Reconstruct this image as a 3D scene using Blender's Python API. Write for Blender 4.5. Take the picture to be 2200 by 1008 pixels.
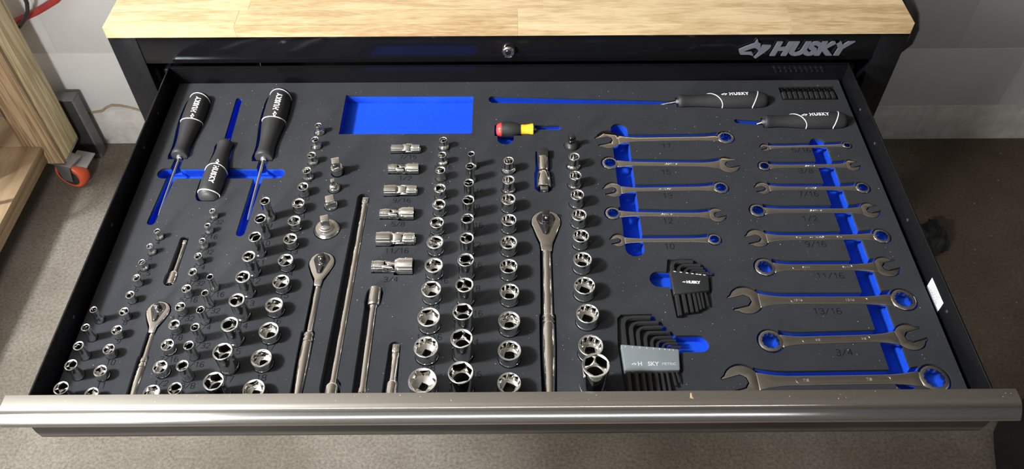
import bpy, bmesh, math, random
from mathutils import Vector, Matrix
from mathutils.geometry import delaunay_2d_cdt

for _o in list(bpy.data.objects):
    bpy.data.objects.remove(_o, do_unlink=True)
SC = bpy.context.scene
COL = SC.collection
random.seed(7)
FZ = -0.84          # floor level

# ------------------------------------------------------------------ camera
# world: X right, Y away from the viewer, Z up, metres; origin on the foam's top at the middle of its back edge
cd = bpy.data.cameras.new('camera')
cam = bpy.data.objects.new('camera', cd)
COL.objects.link(cam)
_r = Vector((0.9999781, -0.0063524, -0.0018555))
_d = Vector((-0.0059431, -0.7386628, -0.6740490))
_f = Vector((0.0029113, 0.6740452, -0.7386843))
cam.matrix_world = Matrix((( _r.x, -_d.x, -_f.x, -0.00071), (_r.y, -_d.y, -_f.y, -1.03969), (_r.z, -_d.z, -_f.z, 0.88575), (0, 0, 0, 1)))
cd.sensor_fit = 'HORIZONTAL'
cd.sensor_width = 36.0
cd.lens = 1774.85 * 36.0 / 2200.0
cd.shift_y = -(504.0 - 400.0) / 2200.0
cd.clip_start = 0.02
cd.clip_end = 50
SC.camera = cam

# ------------------------------------------------------------------ light
SC.view_settings.view_transform = 'Standard'
SC.view_settings.look = 'None'
SC.view_settings.gamma = 1.0
SC.view_settings.use_curve_mapping = False
SC.view_settings.exposure = 0.12
world = bpy.data.worlds.new('world')
SC.world = world
world.use_nodes = True
world.node_tree.nodes['Background'].inputs[0].default_value = (0.75, 0.85, 1.0, 1)
world.node_tree.nodes['Background'].inputs[1].default_value = 0.02


def area_light(name, loc, target, sx, sy, power, col):
    l = bpy.data.lights.new(name, 'AREA')
    l.shape = 'RECTANGLE'
    l.size = sx
    l.size_y = sy
    l.energy = power
    l.color = col
    o = bpy.data.objects.new(name, l)
    COL.objects.link(o)
    o.location = loc
    o.rotation_euler = (Vector(target) - Vector(loc)).to_track_quat('-Z', 'Y').to_euler()
    return o


# the garage's bare ceiling bulb, left of the bench
lb = bpy.data.lights.new('ceiling_bulb', 'POINT')
lb.shadow_soft_size = 0.15
lb.energy = 400
lb.color = (0.93, 0.97, 1.0)
lo = bpy.data.objects.new('ceiling_bulb', lb)
COL.objects.link(lo)
lo.location = (-1.78, -0.80, 1.62)
# portable work light standing left of the viewer, aimed at the wall
area_light('work_light', (-0.80, -1.25, 0.25), (0.1, 0.7, -0.35), 0.20, 0.20, 26, (1.0, 0.97, 0.94))
# daylight from the garage door's window strip and a thin ceiling tube, both behind the viewer
area_light('door_window', (-0.3, -3.5, 0.85), (-0.3, 0.0, 0.2), 3.2, 0.22, 5, (0.90, 0.96, 1.0))
area_light('ceiling_tube', (-0.2, -1.75, 1.98), (-0.2, -1.2, 0.0), 2.6, 0.05, 3.2, (1.0, 0.98, 0.95))

# ------------------------------------------------------------------ helpers
def tag(o, label=None, cat=None, group=None, kind=None):
    if label: o['label'] = label
    if cat: o['category'] = cat
    if group: o['group'] = group
    if kind: o['kind'] = kind
    return o


def empty(name, loc=(0, 0, 0), rz=0.0, label=None, cat=None, group=None, kind=None):
    o = bpy.data.objects.new(name, None)
    COL.objects.link(o)
    o.empty_display_size = 0.01
    o.location = loc
    o.rotation_euler = (0, 0, rz)
    return tag(o, label, cat, group, kind)


class MB:
    """collects shapes and links them as ONE mesh object"""
    def __init__(self):
        self.v = []
        self.f = []

    def raw(self, vs, fs, M=None):
        b = len(self.v)
        for p in vs:
            p = Vector(p)
            self.v.append(M @ p if M else p)
        self.f += [tuple(i + b for i in q) for q in fs]
        return self

    def box(self, x0, x1, y0, y1, z0, z1, M=None):
        vs = [(x, y, z) for z in (z0, z1) for y in (y0, y1) for x in (x0, x1)]
        return self.raw(vs, [(0, 2, 3, 1), (4, 5, 7, 6), (0, 1, 5, 4), (2, 6, 7, 3), (0, 4, 6, 2), (1, 3, 7, 5)], M)

    def rings(self, rs, cap0=True, cap1=True, M=None):
        n = len(rs[0])
        vs = [p for r in rs for p in r]
        fs = []
        for k in range(len(rs) - 1):
            for i in range(n):
                j = (i + 1) % n
                fs.append((k * n + i, k * n + j, (k + 1) * n + j, (k + 1) * n + i))
        if cap0: fs.append(tuple(range(n - 1, -1, -1)))
        if cap1: fs.append(tuple((len(rs) - 1) * n + i for i in range(n)))
        return self.raw(vs, fs, M)

    def lathe(self, prof, n=24, M=None, axis='x', squash=1.0):
        """prof: (s, r) along the axis"""
        rs = []
        for s, r in prof:
            ring = []
            for i in range(n):
                a = 2 * math.pi * i / n
                if axis == 'x': ring.append((s, r * math.cos(a), squash * r * math.sin(a)))
                else: ring.append((r * math.cos(a), r * math.sin(a), s))
            rs.append(ring)
        return self.rings(rs, True, True, M)

    def prism(self, pts, z0, z1, M=None):
        n = len(pts)
        vs = [(p[0], p[1], z0) for p in pts] + [(p[0], p[1], z1) for p in pts]
        fs = [tuple(range(n - 1, -1, -1)), tuple(range(n, 2 * n))]
        fs += [(i, (i + 1) % n, n + (i + 1) % n, n + i) for i in range(n)]
        return self.raw(vs, fs, M)

    def tube(self, path, r, n=10, M=None, rot=0.0, cap=True):
        P = [Vector(p) for p in path]
        rs = []
        T0 = (P[1] - P[0]).normalized()
        up = Vector((0, 0, 1)) if abs(T0.z) < 0.9 else Vector((1, 0, 0))
        U = (up - T0 * up.dot(T0)).normalized()
        for k, p in enumerate(P):
            if k == 0: T = T0
            elif k == len(P) - 1: T = (P[k] - P[k - 1]).normalized()
            else: T = ((P[k + 1] - p).normalized() + (p - P[k - 1]).normalized()).normalized()
            U = (U - T * U.dot(T)).normalized()
            V = T.cross(U)
            rr = r[k] if isinstance(r, (list, tuple)) else r
            rs.append([p + rr * (U * math.cos(rot + 2 * math.pi * i / n) + V * math.sin(rot + 2 * math.pi * i / n)) for i in range(n)])
        return self.rings(rs, cap, cap, M)

    def build(self, name, mat, parent=None, bevel=0.0, seg=2, bang=35, smooth=35, loc=None):
        me = bpy.data.meshes.new(name)
        bm = bmesh.new()
        bv = [bm.verts.new(p) for p in self.v]
        for q in self.f:
            try: bm.faces.new([bv[i] for i in q])
            except ValueError: pass
        bmesh.ops.recalc_face_normals(bm, faces=bm.faces)
        if bevel > 0:
            es = [e for e in bm.edges if len(e.link_faces) == 2 and e.calc_face_angle(0) > math.radians(bang)]
            bmesh.ops.bevel(bm, geom=es, offset=bevel, segments=seg, affect='EDGES', clamp_overlap=True, profile=0.5)
        if smooth:
            for f in bm.faces: f.smooth = True
        bm.to_mesh(me)
        bm.free()
        if smooth: me.set_sharp_from_angle(angle=math.radians(smooth))
        return mesh_obj(name, me, mat, parent, loc)


def mesh_obj(name, me, mat, parent=None, loc=None):
    if mat is not None:
        me.materials.clear()
        me.materials.append(mat)
    o = bpy.data.objects.new(name, me)
    COL.objects.link(o)
    if parent: o.parent = parent
    if loc: o.location = loc
    return o


def inst(o, parent=None, loc=None, rz=None):
    c = o.copy()
    COL.objects.link(c)
    c.parent = parent
    if loc is not None: c.location = loc
    if rz is not None: c.rotation_euler = (0, 0, rz)
    return c


def circle(cx, cy, r, n=24, a0=0.0):
    return [(cx + r * math.cos(a0 + 2 * math.pi * i / n), cy + r * math.sin(a0 + 2 * math.pi * i / n)) for i in range(n)]


def stadium(p, q, r0, r1=None, n=10):
    r1 = r0 if r1 is None else r1
    a = math.atan2(q[1] - p[1], q[0] - p[0])
    out = []
    for i in range(n + 1):
        t = a - math.pi / 2 + math.pi * i / n
        out.append((q[0] + r1 * math.cos(t), q[1] + r1 * math.sin(t)))
    for i in range(n + 1):
        t = a + math.pi / 2 + math.pi * i / n
        out.append((p[0] + r0 * math.cos(t), p[1] + r0 * math.sin(t)))
    return out


def xf(pts, o, ang):
    c, s = math.cos(ang), math.sin(ang)
    return [(o[0] + x * c - y * s, o[1] + x * s + y * c) for x, y in pts]


# ------------------------------------------------------------------ materials
def mat(name, col, rough=0.5, metal=0.0, noise=0.0, nscale=30.0, col2=None, bump=0.0, bscale=200.0, stretch=None, spec=0.5, coat=0.0, rvar=0.0, coords='Object', detail=4.0):
    m = bpy.data.materials.new(name)
    m.use_nodes = True
    nt = m.node_tree
    b = nt.nodes['Principled BSDF']
    b.inputs['Base Color'].default_value = (*col, 1)
    b.inputs['Roughness'].default_value = rough
    b.inputs['Metallic'].default_value = metal
    b.inputs['Specular IOR Level'].default_value = spec
    b.inputs['Coat Weight'].default_value = coat
    tc = nt.nodes.new('ShaderNodeTexCoord')
    mp = nt.nodes.new('ShaderNodeMapping')
    nt.links.new(tc.outputs[coords], mp.inputs[0])
    if stretch: mp.inputs['Scale'].default_value = stretch
    def nz(scale, det=detail):
        n = nt.nodes.new('ShaderNodeTexNoise')
        n.inputs['Scale'].default_value = scale
        n.inputs['Detail'].default_value = det
        n.inputs['Roughness'].default_value = 0.6
        nt.links.new(mp.outputs[0], n.inputs['Vector'])
        return n
    if col2 is not None:
        n = nz(nscale)
        cr = nt.nodes.new('ShaderNodeValToRGB')
        cr.color_ramp.elements[0].position = 0.5 - noise / 2
        cr.color_ramp.elements[1].position = 0.5 + noise / 2
        cr.color_ramp.elements[0].color = (*col, 1)
        cr.color_ramp.elements[1].color = (*col2, 1)
        nt.links.new(n.outputs['Fac'], cr.inputs[0])
        nt.links.new(cr.outputs[0], b.inputs['Base Color'])
    if rvar > 0:
        n = nz(nscale * 1.7)
        mr = nt.nodes.new('ShaderNodeMapRange')
        mr.inputs['To Min'].default_value = max(0.02, rough - rvar)
        mr.inputs['To Max'].default_value = rough + rvar
        nt.links.new(n.outputs['Fac'], mr.inputs['Value'])
        nt.links.new(mr.outputs[0], b.inputs['Roughness'])
    if bump > 0:
        n = nz(bscale, 6.0)
        bp = nt.nodes.new('ShaderNodeBump')
        bp.inputs['Strength'].default_value = bump
        bp.inputs['Distance'].default_value = 0.002
        nt.links.new(n.outputs['Fac'], bp.inputs['Height'])
        nt.links.new(bp.outputs[0], b.inputs['Normal'])
    return m


def wood(name, dark, light, scale, stretch, rough=0.45, randomize=True, contrast=0.35, ring=6.0):
    """grain runs along the axis whose stretch is small"""
    m = bpy.data.materials.new(name)
    m.use_nodes = True
    nt = m.node_tree
    b = nt.nodes['Principled BSDF']
    tc = nt.nodes.new('ShaderNodeTexCoord')
    oi = nt.nodes.new('ShaderNodeObjectInfo')
    add = nt.nodes.new('ShaderNodeVectorMath')
    add.operation = 'ADD'
    mul = nt.nodes.new('ShaderNodeVectorMath')
    mul.operation = 'SCALE'
    mul.inputs[0].default_value = (13.0, 7.0, 5.0)
    nt.links.new(oi.outputs['Random'], mul.inputs['Scale'])
    nt.links.new(tc.outputs['Object'], add.inputs[0])
    nt.links.new(mul.outputs[0], add.inputs[1])
    mp = nt.nodes.new('ShaderNodeMapping')
    mp.inputs['Scale'].default_value = stretch
    nt.links.new(add.outputs[0], mp.inputs[0])
    n1 = nt.nodes.new('ShaderNodeTexNoise')
    n1.inputs['Scale'].default_value = scale
    n1.inputs['Detail'].default_value = 5
    n1.inputs['Distortion'].default_value = 0.4
    nt.links.new(mp.outputs[0], n1.inputs['Vector'])
    # rings: sine of the noise
    mm = nt.nodes.new('ShaderNodeMath')
    mm.operation = 'MULTIPLY'
    mm.inputs[1].default_value = ring * 6.2832
    nt.links.new(n1.outputs['Fac'], mm.inputs[0])
    sn = nt.nodes.new('ShaderNodeMath')
    sn.operation = 'SINE'
    nt.links.new(mm.outputs[0], sn.inputs[0])
    n2 = nt.nodes.new('ShaderNodeTexNoise')
    n2.inputs['Scale'].default_value = scale * 9
    n2.inputs['Detail'].default_value = 3
    nt.links.new(mp.outputs[0], n2.inputs['Vector'])
    mx = nt.nodes.new('ShaderNodeMath')
    mx.operation = 'MULTIPLY_ADD'
    mx.inputs[1].default_value = contrast
    nt.links.new(sn.outputs[0], mx.inputs[0])
    nt.links.new(n2.outputs['Fac'], mx.inputs[2])
    rv = nt.nodes.new('ShaderNodeMath')
    rv.operation = 'MULTIPLY_ADD'
    rv.inputs[1].default_value = 0.30 if randomize else 0.0
    rv.inputs[2].default_value = -0.10 if randomize else 0.0
    nt.links.new(oi.outputs['Random'], rv.inputs[0])
    ad = nt.nodes.new('ShaderNodeMath')
    nt.links.new(mx.outputs[0], ad.inputs[0])
    nt.links.new(rv.outputs[0], ad.inputs[1])
    cr = nt.nodes.new('ShaderNodeValToRGB')
    cr.color_ramp.elements[0].position = 0.1
    cr.color_ramp.elements[1].position = 0.85
    cr.color_ramp.elements[0].color = (*dark, 1)
    cr.color_ramp.elements[1].color = (*light, 1)
    nt.links.new(ad.outputs[0], cr.inputs[0])
    nt.links.new(cr.outputs[0], b.inputs['Base Color'])
    b.inputs['Roughness'].default_value = rough
    bp = nt.nodes.new('ShaderNodeBump')
    bp.inputs['Strength'].default_value = 0.12
    bp.inputs['Distance'].default_value = 0.001
    nt.links.new(n2.outputs['Fac'], bp.inputs['Height'])
    nt.links.new(bp.outputs[0], b.inputs['Normal'])
    return m


M_chrome = mat('chrome', (0.80, 0.79, 0.77), 0.075, 1.0, rvar=0.03, nscale=90, coords='Object')
M_satin = mat('satin_steel', (0.62, 0.60, 0.57), 0.22, 1.0, rvar=0.05, nscale=60)
M_dark_steel = mat('dark_steel', (0.16, 0.16, 0.165), 0.24, 1.0, rvar=0.06, nscale=80)
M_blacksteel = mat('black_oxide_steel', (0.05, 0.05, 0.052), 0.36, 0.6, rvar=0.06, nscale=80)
M_foam_black = mat('black_foam', (0.0172, 0.0186, 0.0222), 0.88, noise=0.55, nscale=22, col2=(0.0245, 0.0263, 0.0308), bump=0.28, bscale=900, spec=0.35)
M_foam_blue = mat('blue_foam', (0.004, 0.052, 0.50), 0.85, noise=0.6, nscale=160, col2=(0.006, 0.072, 0.64), bump=0.35, bscale=700, spec=0.2)
M_mark = mat('engraving', (0.0035, 0.0035, 0.004), 0.95, spec=0.1, noise=0.4, nscale=400, col2=(0.007, 0.007, 0.0075))
M_black_paint = mat('black_gloss_paint', (0.005, 0.005, 0.006), 0.13, spec=0.30, rvar=0.05, nscale=40, bump=0.015, bscale=350)
M_black_satin = mat('black_satin_paint', (0.006, 0.006, 0.007), 0.28, spec=0.28, rvar=0.06, nscale=50, bump=0.03, bscale=350)
M_inside = mat('black_inside', (0.006, 0.006, 0.006), 0.6, noise=0.4, nscale=20, col2=(0.009, 0.009, 0.009))
M_bar = mat('brushed_aluminium', (0.80, 0.79, 0.77), 0.13, 1.0, rvar=0.04, nscale=160, stretch=(0.05, 8, 8), bump=0.015, bscale=300)
M_rubber = mat('black_rubber_grip', (0.018, 0.018, 0.019), 0.50, noise=0.5, nscale=60, col2=(0.024, 0.024, 0.026), bump=0.10, bscale=1200, spec=0.5)
M_hardblack = mat('black_hard_plastic', (0.016, 0.017, 0.018), 0.38, noise=0.5, nscale=60, col2=(0.021, 0.022, 0.024), spec=0.5)
M_white = mat('white_print', (0.80, 0.81, 0.82), 0.55, noise=0.5, nscale=300, col2=(0.72, 0.72, 0.73))
M_greyprint = mat('grey_print', (0.55, 0.56, 0.58), 0.5, noise=0.5, nscale=300, col2=(0.48, 0.49, 0.50))
M_badge = mat('grey_badge', (0.155, 0.16, 0.195), 0.34, 0.35, noise=0.4, nscale=60, col2=(0.18, 0.185, 0.22))
M_greyplastic = mat('grey_plastic', (0.17, 0.19, 0.20), 0.38, noise=0.4, nscale=40, col2=(0.19, 0.21, 0.225))
M_red = mat('red_plastic', (0.66, 0.03, 0.03), 0.35, noise=0.4, nscale=60, col2=(0.72, 0.05, 0.04))
M_yellow = mat('yellow_plastic', (0.80, 0.42, 0.01), 0.4, noise=0.4, nscale=60, col2=(0.86, 0.50, 0.02))
M_paper = mat('white_paper_label', (0.80, 0.81, 0.80), 0.6, noise=0.4, nscale=90, col2=(0.72, 0.73, 0.73))
M_ink = mat('black_ink', (0.03, 0.03, 0.03), 0.7, noise=0.4, nscale=90, col2=(0.05, 0.05, 0.05))
M_topwood = wood('blonde_butcher_block', (0.35, 0.225, 0.10), (0.61, 0.465, 0.27), 5.0, (1.1, 9.0, 9.0), 0.40, True, 0.17, 3.0)
M_pine = wood('pine_lumber', (0.46, 0.35, 0.18), (0.80, 0.68, 0.42), 3.0, (13.0, 13.0, 0.55), 0.6, False, 0.32, 6.0)
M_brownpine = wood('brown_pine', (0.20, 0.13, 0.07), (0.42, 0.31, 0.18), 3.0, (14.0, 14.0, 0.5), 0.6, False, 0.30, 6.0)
M_ply = wood('plywood', (0.25, 0.17, 0.09), (0.38, 0.27, 0.16), 3.0, (5.0, 0.8, 20.0), 0.6, False, 0.15, 3.0)
M_dust = mat('dust', (0.6, 0.6, 0.6), 0.8, noise=0.4, nscale=500, col2=(0.75, 0.75, 0.74))
M_orange = mat('orange_polyurethane', (0.66, 0.09, 0.02), 0.45, noise=0.5, nscale=50, col2=(0.56, 0.10, 0.05))
M_galv = mat('galvanised_steel', (0.46, 0.46, 0.46), 0.42, 0.85, noise=0.5, nscale=45, col2=(0.36, 0.36, 0.37), rvar=0.1)
M_redhose = mat('red_rubber_hose', (0.34, 0.025, 0.025), 0.5, noise=0.5, nscale=40, col2=(0.42, 0.05, 0.05))
M_blackhose = mat('black_cable', (0.014, 0.014, 0.015), 0.5, noise=0.5, nscale=40, col2=(0.022, 0.022, 0.023))
M_darkmetal = mat('dark_metal', (0.022, 0.022, 0.024), 0.5, 0.2, noise=0.5, nscale=30, col2=(0.04, 0.04, 0.042))
M_greymetal = mat('grey_metal', (0.13, 0.13, 0.135), 0.5, 0.3, noise=0.5, nscale=25, col2=(0.19, 0.19, 0.19))
M_cord = mat('tan_strand', (0.26, 0.20, 0.10), 0.8, noise=0.5, nscale=60, col2=(0.36, 0.29, 0.17))
M_bag = mat('black_plastic_sheet', (0.007, 0.007, 0.008), 0.45, noise=0.5, nscale=20, col2=(0.012, 0.012, 0.013), bump=0.2, bscale=30)
M_block = mat('painted_block', (0.56, 0.56, 0.56), 0.8, noise=0.7, nscale=5, col2=(0.66, 0.66, 0.665), bump=0.12, bscale=60, coords='Object')
M_blockrough = mat('painted_block_rough', (0.50, 0.48, 0.45), 0.85, noise=0.4, nscale=26, col2=(0.68, 0.67, 0.65), bump=0.5, bscale=90, coords='Object')
M_mortar = mat('painted_mortar', (0.54, 0.54, 0.54), 0.85, noise=0.5, nscale=12, col2=(0.62, 0.62, 0.62))
M_plaster = mat('plain_wall_paint', (0.15, 0.143, 0.134), 0.85, noise=0.5, nscale=3, col2=(0.19, 0.182, 0.17))
M_ceiling = mat('ceiling_board', (0.29, 0.265, 0.23), 0.85, noise=0.5, nscale=3, col2=(0.34, 0.315, 0.28))
M_upper = mat('brown_wall_board', (0.115, 0.094, 0.072), 0.7, noise=0.5, nscale=4, col2=(0.15, 0.123, 0.095))
M_rim = mat('machined_rim', (0.88, 0.88, 0.87), 0.34, 1.0, rvar=0.06, nscale=200)


def concrete():
    m = bpy.data.materials.new('stained_concrete')
    m.use_nodes = True
    nt = m.node_tree
    b = nt.nodes['Principled BSDF']
    tc = nt.nodes.new('ShaderNodeTexCoord')
    def nz(s, d, r=0.6):
        n = nt.nodes.new('ShaderNodeTexNoise')
        n.inputs['Scale'].default_value = s
        n.inputs['Detail'].default_value = d
        n.inputs['Roughness'].default_value = r
        nt.links.new(tc.outputs['Object'], n.inputs['Vector'])
        return n
    def ramp(n, p0, c0, p1, c1):
        cr = nt.nodes.new('ShaderNodeValToRGB')
        cr.color_ramp.elements[0].position = p0
        cr.color_ramp.elements[0].color = (*c0, 1)
        cr.color_ramp.elements[1].position = p1
        cr.color_ramp.elements[1].color = (*c1, 1)
        nt.links.new(n.outputs['Fac'], cr.inputs[0])
        return cr
    def mixn(mode, f, a, c):
        x = nt.nodes.new('ShaderNodeMix')
        x.data_type = 'RGBA'
        x.blend_type = mode
        x.inputs[0].default_value = f
        nt.links.new(a.outputs[0] if a.bl_idname != 'ShaderNodeMix' else a.outputs[2], x.inputs[6])
        nt.links.new(c.outputs[0], x.inputs[7])
        return x
    base = ramp(nz(2.2, 6), 0.34, (0.135, 0.115, 0.090), 0.66, (0.232, 0.207, 0.174))
    grit = ramp(nz(150, 4, 0.75), 0.32, (0.35, 0.34, 0.33), 0.68, (1.3, 1.29, 1.27))
    stain = ramp(nz(0.9, 5, 0.7), 0.36, (0.45, 0.38, 0.32), 0.58, (1, 1, 1))
    x = mixn('MULTIPLY', 0.75, base, grit)
    x = mixn('MULTIPLY', 0.6, x, stain)
    # darker, browner area on the bench's right side, ragged outline
    sp = nt.nodes.new('ShaderNodeVectorMath')
    sp.operation = 'DISTANCE'
    sp.inputs[1].default_value = (1.55, 0.25, FZ)
    nt.links.new(tc.outputs['Object'], sp.inputs[0])
    sa = nt.nodes.new('ShaderNodeMath')
    sa.operation = 'MULTIPLY_ADD'
    sa.inputs[1].default_value = 0.7
    nn = nz(2.4, 6, 0.65)
    nt.links.new(nn.outputs['Fac'], sa.inputs[0])
    nt.links.new(sp.outputs['Value'], sa.inputs[2])
    cr = nt.nodes.new('ShaderNodeValToRGB')
    cr.color_ramp.elements[0].position = 0.86
    cr.color_ramp.elements[0].color = (0.62, 0.55, 0.46, 1)
    cr.color_ramp.elements[1].position = 1.0
    cr.color_ramp.elements[1].color = (1, 1, 1, 1)
    nt.links.new(sa.outputs[0], cr.inputs[0])
    x = mixn('MULTIPLY', 1.0, x, cr)
    nt.links.new(x.outputs[2], b.inputs['Base Color'])
    b.inputs['Roughness'].default_value = 0.7
    bp = nt.nodes.new('ShaderNodeBump')
    bp.inputs['Strength'].default_value = 0.45
    bp.inputs['Distance'].default_value = 0.003
    nb = nz(120, 5, 0.7)
    nt.links.new(nb.outputs['Fac'], bp.inputs['Height'])
    nt.links.new(bp.outputs[0], b.inputs['Normal'])
    return m


M_floor = concrete()


# ------------------------------------------------------------------ lettering
def text_geo(body, size, extrude=0.0, offset=0.0, shear=0.0, align='CENTER', spacing=1.0):
    cu = bpy.data.curves.new('lettering', 'FONT')
    cu.body = body
    cu.size = size
    cu.extrude = extrude
    cu.offset = offset
    cu.shear = shear
    cu.align_x = align
    cu.space_character = spacing
    cu.align_y = 'CENTER'
    cu.resolution_u = 3
    ob = bpy.data.objects.new('lettering', cu)
    COL.objects.link(ob)
    dg = bpy.context.evaluated_depsgraph_get()
    dg.update()
    me = bpy.data.meshes.new_from_object(ob.evaluated_get(dg))
    vs = [v.co.copy() for v in me.vertices]
    fs = [tuple(p.vertices) for p in me.polygons]
    bpy.data.objects.remove(ob, do_unlink=True)
    bpy.data.curves.remove(cu)
    bpy.data.meshes.remove(me)
    return vs, fs


_tc = {}
def text(body, size, extrude=0.0, offset=0.0, shear=0.0, align='CENTER', spacing=1.0):
    k = (body, size, extrude, offset, shear, align, spacing)
    if k not in _tc: _tc[k] = text_geo(*k)
    return _tc[k]


# dog-head emblem (unit height about 1, drawn left of the word)
EMB = [(92, 258), (150, 232), (215, 205), (335, 160), (345, 125), (362, 101), (385, 140), (402, 153), (430, 165), (438, 200), (446, 238), (470, 190), (540, 192), (615, 196), (612, 215), (600, 240), (575, 270), (520, 318), (412, 405), (376, 386), (420, 335), (432, 300), (420, 272), (395, 250), (350, 232), (300, 243), (245, 262), (170, 290), (240, 296), (320, 298), (350, 335), (362, 362), (290, 342), (140, 340), (118, 318), (98, 285)]
EMBLEM = [((x - 360) / 300.0, -(y - 255) / 300.0) for x, y in EMB]


def emblem(size, ox, oy, ext=0.0):
    pts = [(ox + x * size, oy + y * size) for x, y in EMBLEM]
    m = MB()
    if ext > 0:
        m.prism(pts, -ext, ext)
    else:
        m.raw([(p[0], p[1], 0) for p in pts], [tuple(range(len(pts)))])
    return m.v, m.f


# single-stroke numerals as cut by a router
STK = {
 '0': [[(.15, 0), (.45, 0), (.6, .2), (.6, .8), (.45, 1), (.15, 1), (0, .8), (0, .2), (.15, 0)]],
 '1': [[(.1, .8), (.35, 1), (.35, 0)]],
 '2': [[(0, .8), (.15, 1), (.45, 1), (.6, .85), (.6, .6), (0, 0), (.6, 0)]],
 '3': [[(0, .85), (.15, 1), (.45, 1), (.6, .85), (.6, .65), (.45, .52), (.2, .52)], [(.45, .52), (.6, .38), (.6, .15), (.45, 0), (.15, 0), (0, .15)]],
 '4': [[(.45, 0), (.45, 1), (0, .35), (.6, .35)]],
 '5': [[(.55, 1), (.05, 1), (.02, .58), (.4, .6), (.6, .45), (.6, .15), (.45, 0), (.15, 0), (0, .12)]],
 '6': [[(.55, .9), (.4, 1), (.2, 1), (0, .75), (0, .2), (.15, 0), (.45, 0), (.6, .18), (.6, .4), (.45, .55), (.15, .55), (0, .4)]],
 '7': [[(0, 1), (.6, 1), (.2, 0)]],
 '8': [[(.15, .53), (0, .68), (0, .85), (.15, 1), (.45, 1), (.6, .85), (.6, .68), (.45, .53), (.15, .53), (0, .36), (0, .15), (.15, 0), (.45, 0), (.6, .15), (.6, .36), (.45, .53)]],
 '9': [[(.6, .6), (.45, .45), (.15, .45), (0, .6), (0, .82), (.15, 1), (.45, 1), (.6, .8), (.6, .3), (.4, 0), (.1, 0)]],
 '/': [[(-.05, -.05), (.65, 1.05)]],
 '.': [[(.25, 0), (.35, .08)]],
}


def mark(txt, cx, cy, h=0.0078, w=0.00062):
    m = MB()
    adv = h * 0.86
    x0 = cx - adv * len(txt) / 2 + adv * 0.13
    for k, ch in enumerate(txt):
        for line in STK[ch]:
            P = [Vector((x0 + k * adv + p[0] * h, cy - h / 2 + p[1] * h)) for p in line]
            for a, b in zip(P[:-1], P[1:]):
                d = (b - a).normalized()
                n = Vector((-d.y, d.x)) * w / 2
                a2, b2 = a - d * w * 0.4, b + d * w * 0.4
                m.raw([(*(a2 - n), 0.00025), (*(b2 - n), 0.00025), (*(b2 + n), 0.00025), (*(a2 + n), 0.00025)], [(0, 1, 2, 3)])
    return m

# ================================================================== the room
WY = 0.715          # face of the block wall
m = MB().box(-3.0, 3.0, -3.6, 1.0, FZ - 0.1, FZ)
tag(m.build('floor', M_floor, smooth=0), kind='structure')
m = MB().box(-3.0, 3.0, -3.6, 1.0, 2.05, 2.15)
tag(m.build('ceiling', M_ceiling, smooth=0), kind='structure')
tag(MB().box(-3.1, -3.0, -3.6, 1.0, FZ, 2.05).build('wall_left', M_plaster, smooth=0), kind='structure')
tag(MB().box(3.0, 3.1, -3.6, 1.0, FZ, 2.05).build('wall_right', M_plaster, smooth=0), kind='structure')
tag(MB().box(-3.0, 3.0, -3.7, -3.6, FZ, 2.05).build('wall_front', M_plaster, smooth=0), kind='structure')
# the back wall: painted concrete blocks with shallow joints
wall = empty('wall_back', (0, WY, FZ), 0, kind='structure')
MB().box(-3.0, 3.0, 0.0014, 0.20, 0, 1.30).build('mortar', M_mortar, wall, smooth=0)
bl, bh, g = 0.40, 0.205, 0.004
def blockmesh(h, mt, bm_=0.0012):
    q = MB().box(-bl / 2 + 0.0006, bl / 2 - 0.0006, 0, 0.10, g / 2, h - g / 2).build('block', mt, None, bevel=bm_, seg=2, smooth=40)
    me = q.data
    bpy.data.objects.remove(q)
    return me
MB().box(-3.0, 3.0, 0.0, 0.2, 1.30, 2.89).build('upper_board', M_upper, wall, smooth=0)
ME0 = blockmesh(0.135, M_blockrough)
ME1 = blockmesh(bh, M_block)
zc = 0.0
for k in range(6):
    h = 0.135 if k == 0 else bh
    off = -1.203 + (0.0 if k % 2 == 0 else 0.2)       # x of a vertical joint in this course
    off = off if k % 2 == 0 else off
    x = off - 4 * bl + bl / 2
    while x < 2.95:
        if x > -2.95 and zc + h < 1.3:
            o = bpy.data.objects.new('block', ME0 if k == 0 else ME1)
            COL.objects.link(o)
            o.parent = wall
            o.location = (x, 0.0, zc)
        x += bl
    zc += h

# ================================================================== tool cabinet
CY = 0.010          # front plane of the cabinet
cab = empty('tool_cabinet', (0, 0.3, FZ), 0, 'black steel tool cabinet on wheels under the blonde wood worktop', 'tool cabinet')
def cb(m, name, mt, **k):
    M = Matrix.Translation((0, -0.3, -FZ))
    m.v = [M @ Vector(p) for p in m.v]
    return m.build(name, mt, cab, **k)
TOPZ = 0.0885
for s in (-1, 1):
    x0, x1 = sorted((s * 0.587, s * 0.631))
    cb(MB().box(x0, x1, CY, CY + 0.03, FZ + 0.13, TOPZ), 'corner_post', M_black_satin, bevel=0.0012)
    x0, x1 = sorted((s * 0.629, s * 0.6305))
    cb(MB().box(x0, x1, CY + 0.031, 0.60, FZ + 0.13, TOPZ), 'side_panel', M_black_satin, smooth=0)
    x0, x1 = sorted((s * 0.575, s * 0.585))
    cb(MB().box(x0, x1, CY + 0.04, 0.59, -0.055, -0.01), 'drawer_slide', M_darkmetal, bevel=0.001)
cb(MB().box(-0.587, 0.587, CY + 0.001, CY + 0.012, 0.0335, TOPZ), 'lock_panel', M_black_paint, bevel=0.001)
cb(MB().box(-0.628, 0.628, 0.598, 0.60, FZ + 0.13, TOPZ), 'back_panel', M_inside, smooth=0)
cb(MB().box(-0.628, 0.628, CY + 0.04, 0.597, FZ + 0.13, FZ + 0.15), 'base_panel', M_inside, smooth=0)
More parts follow.
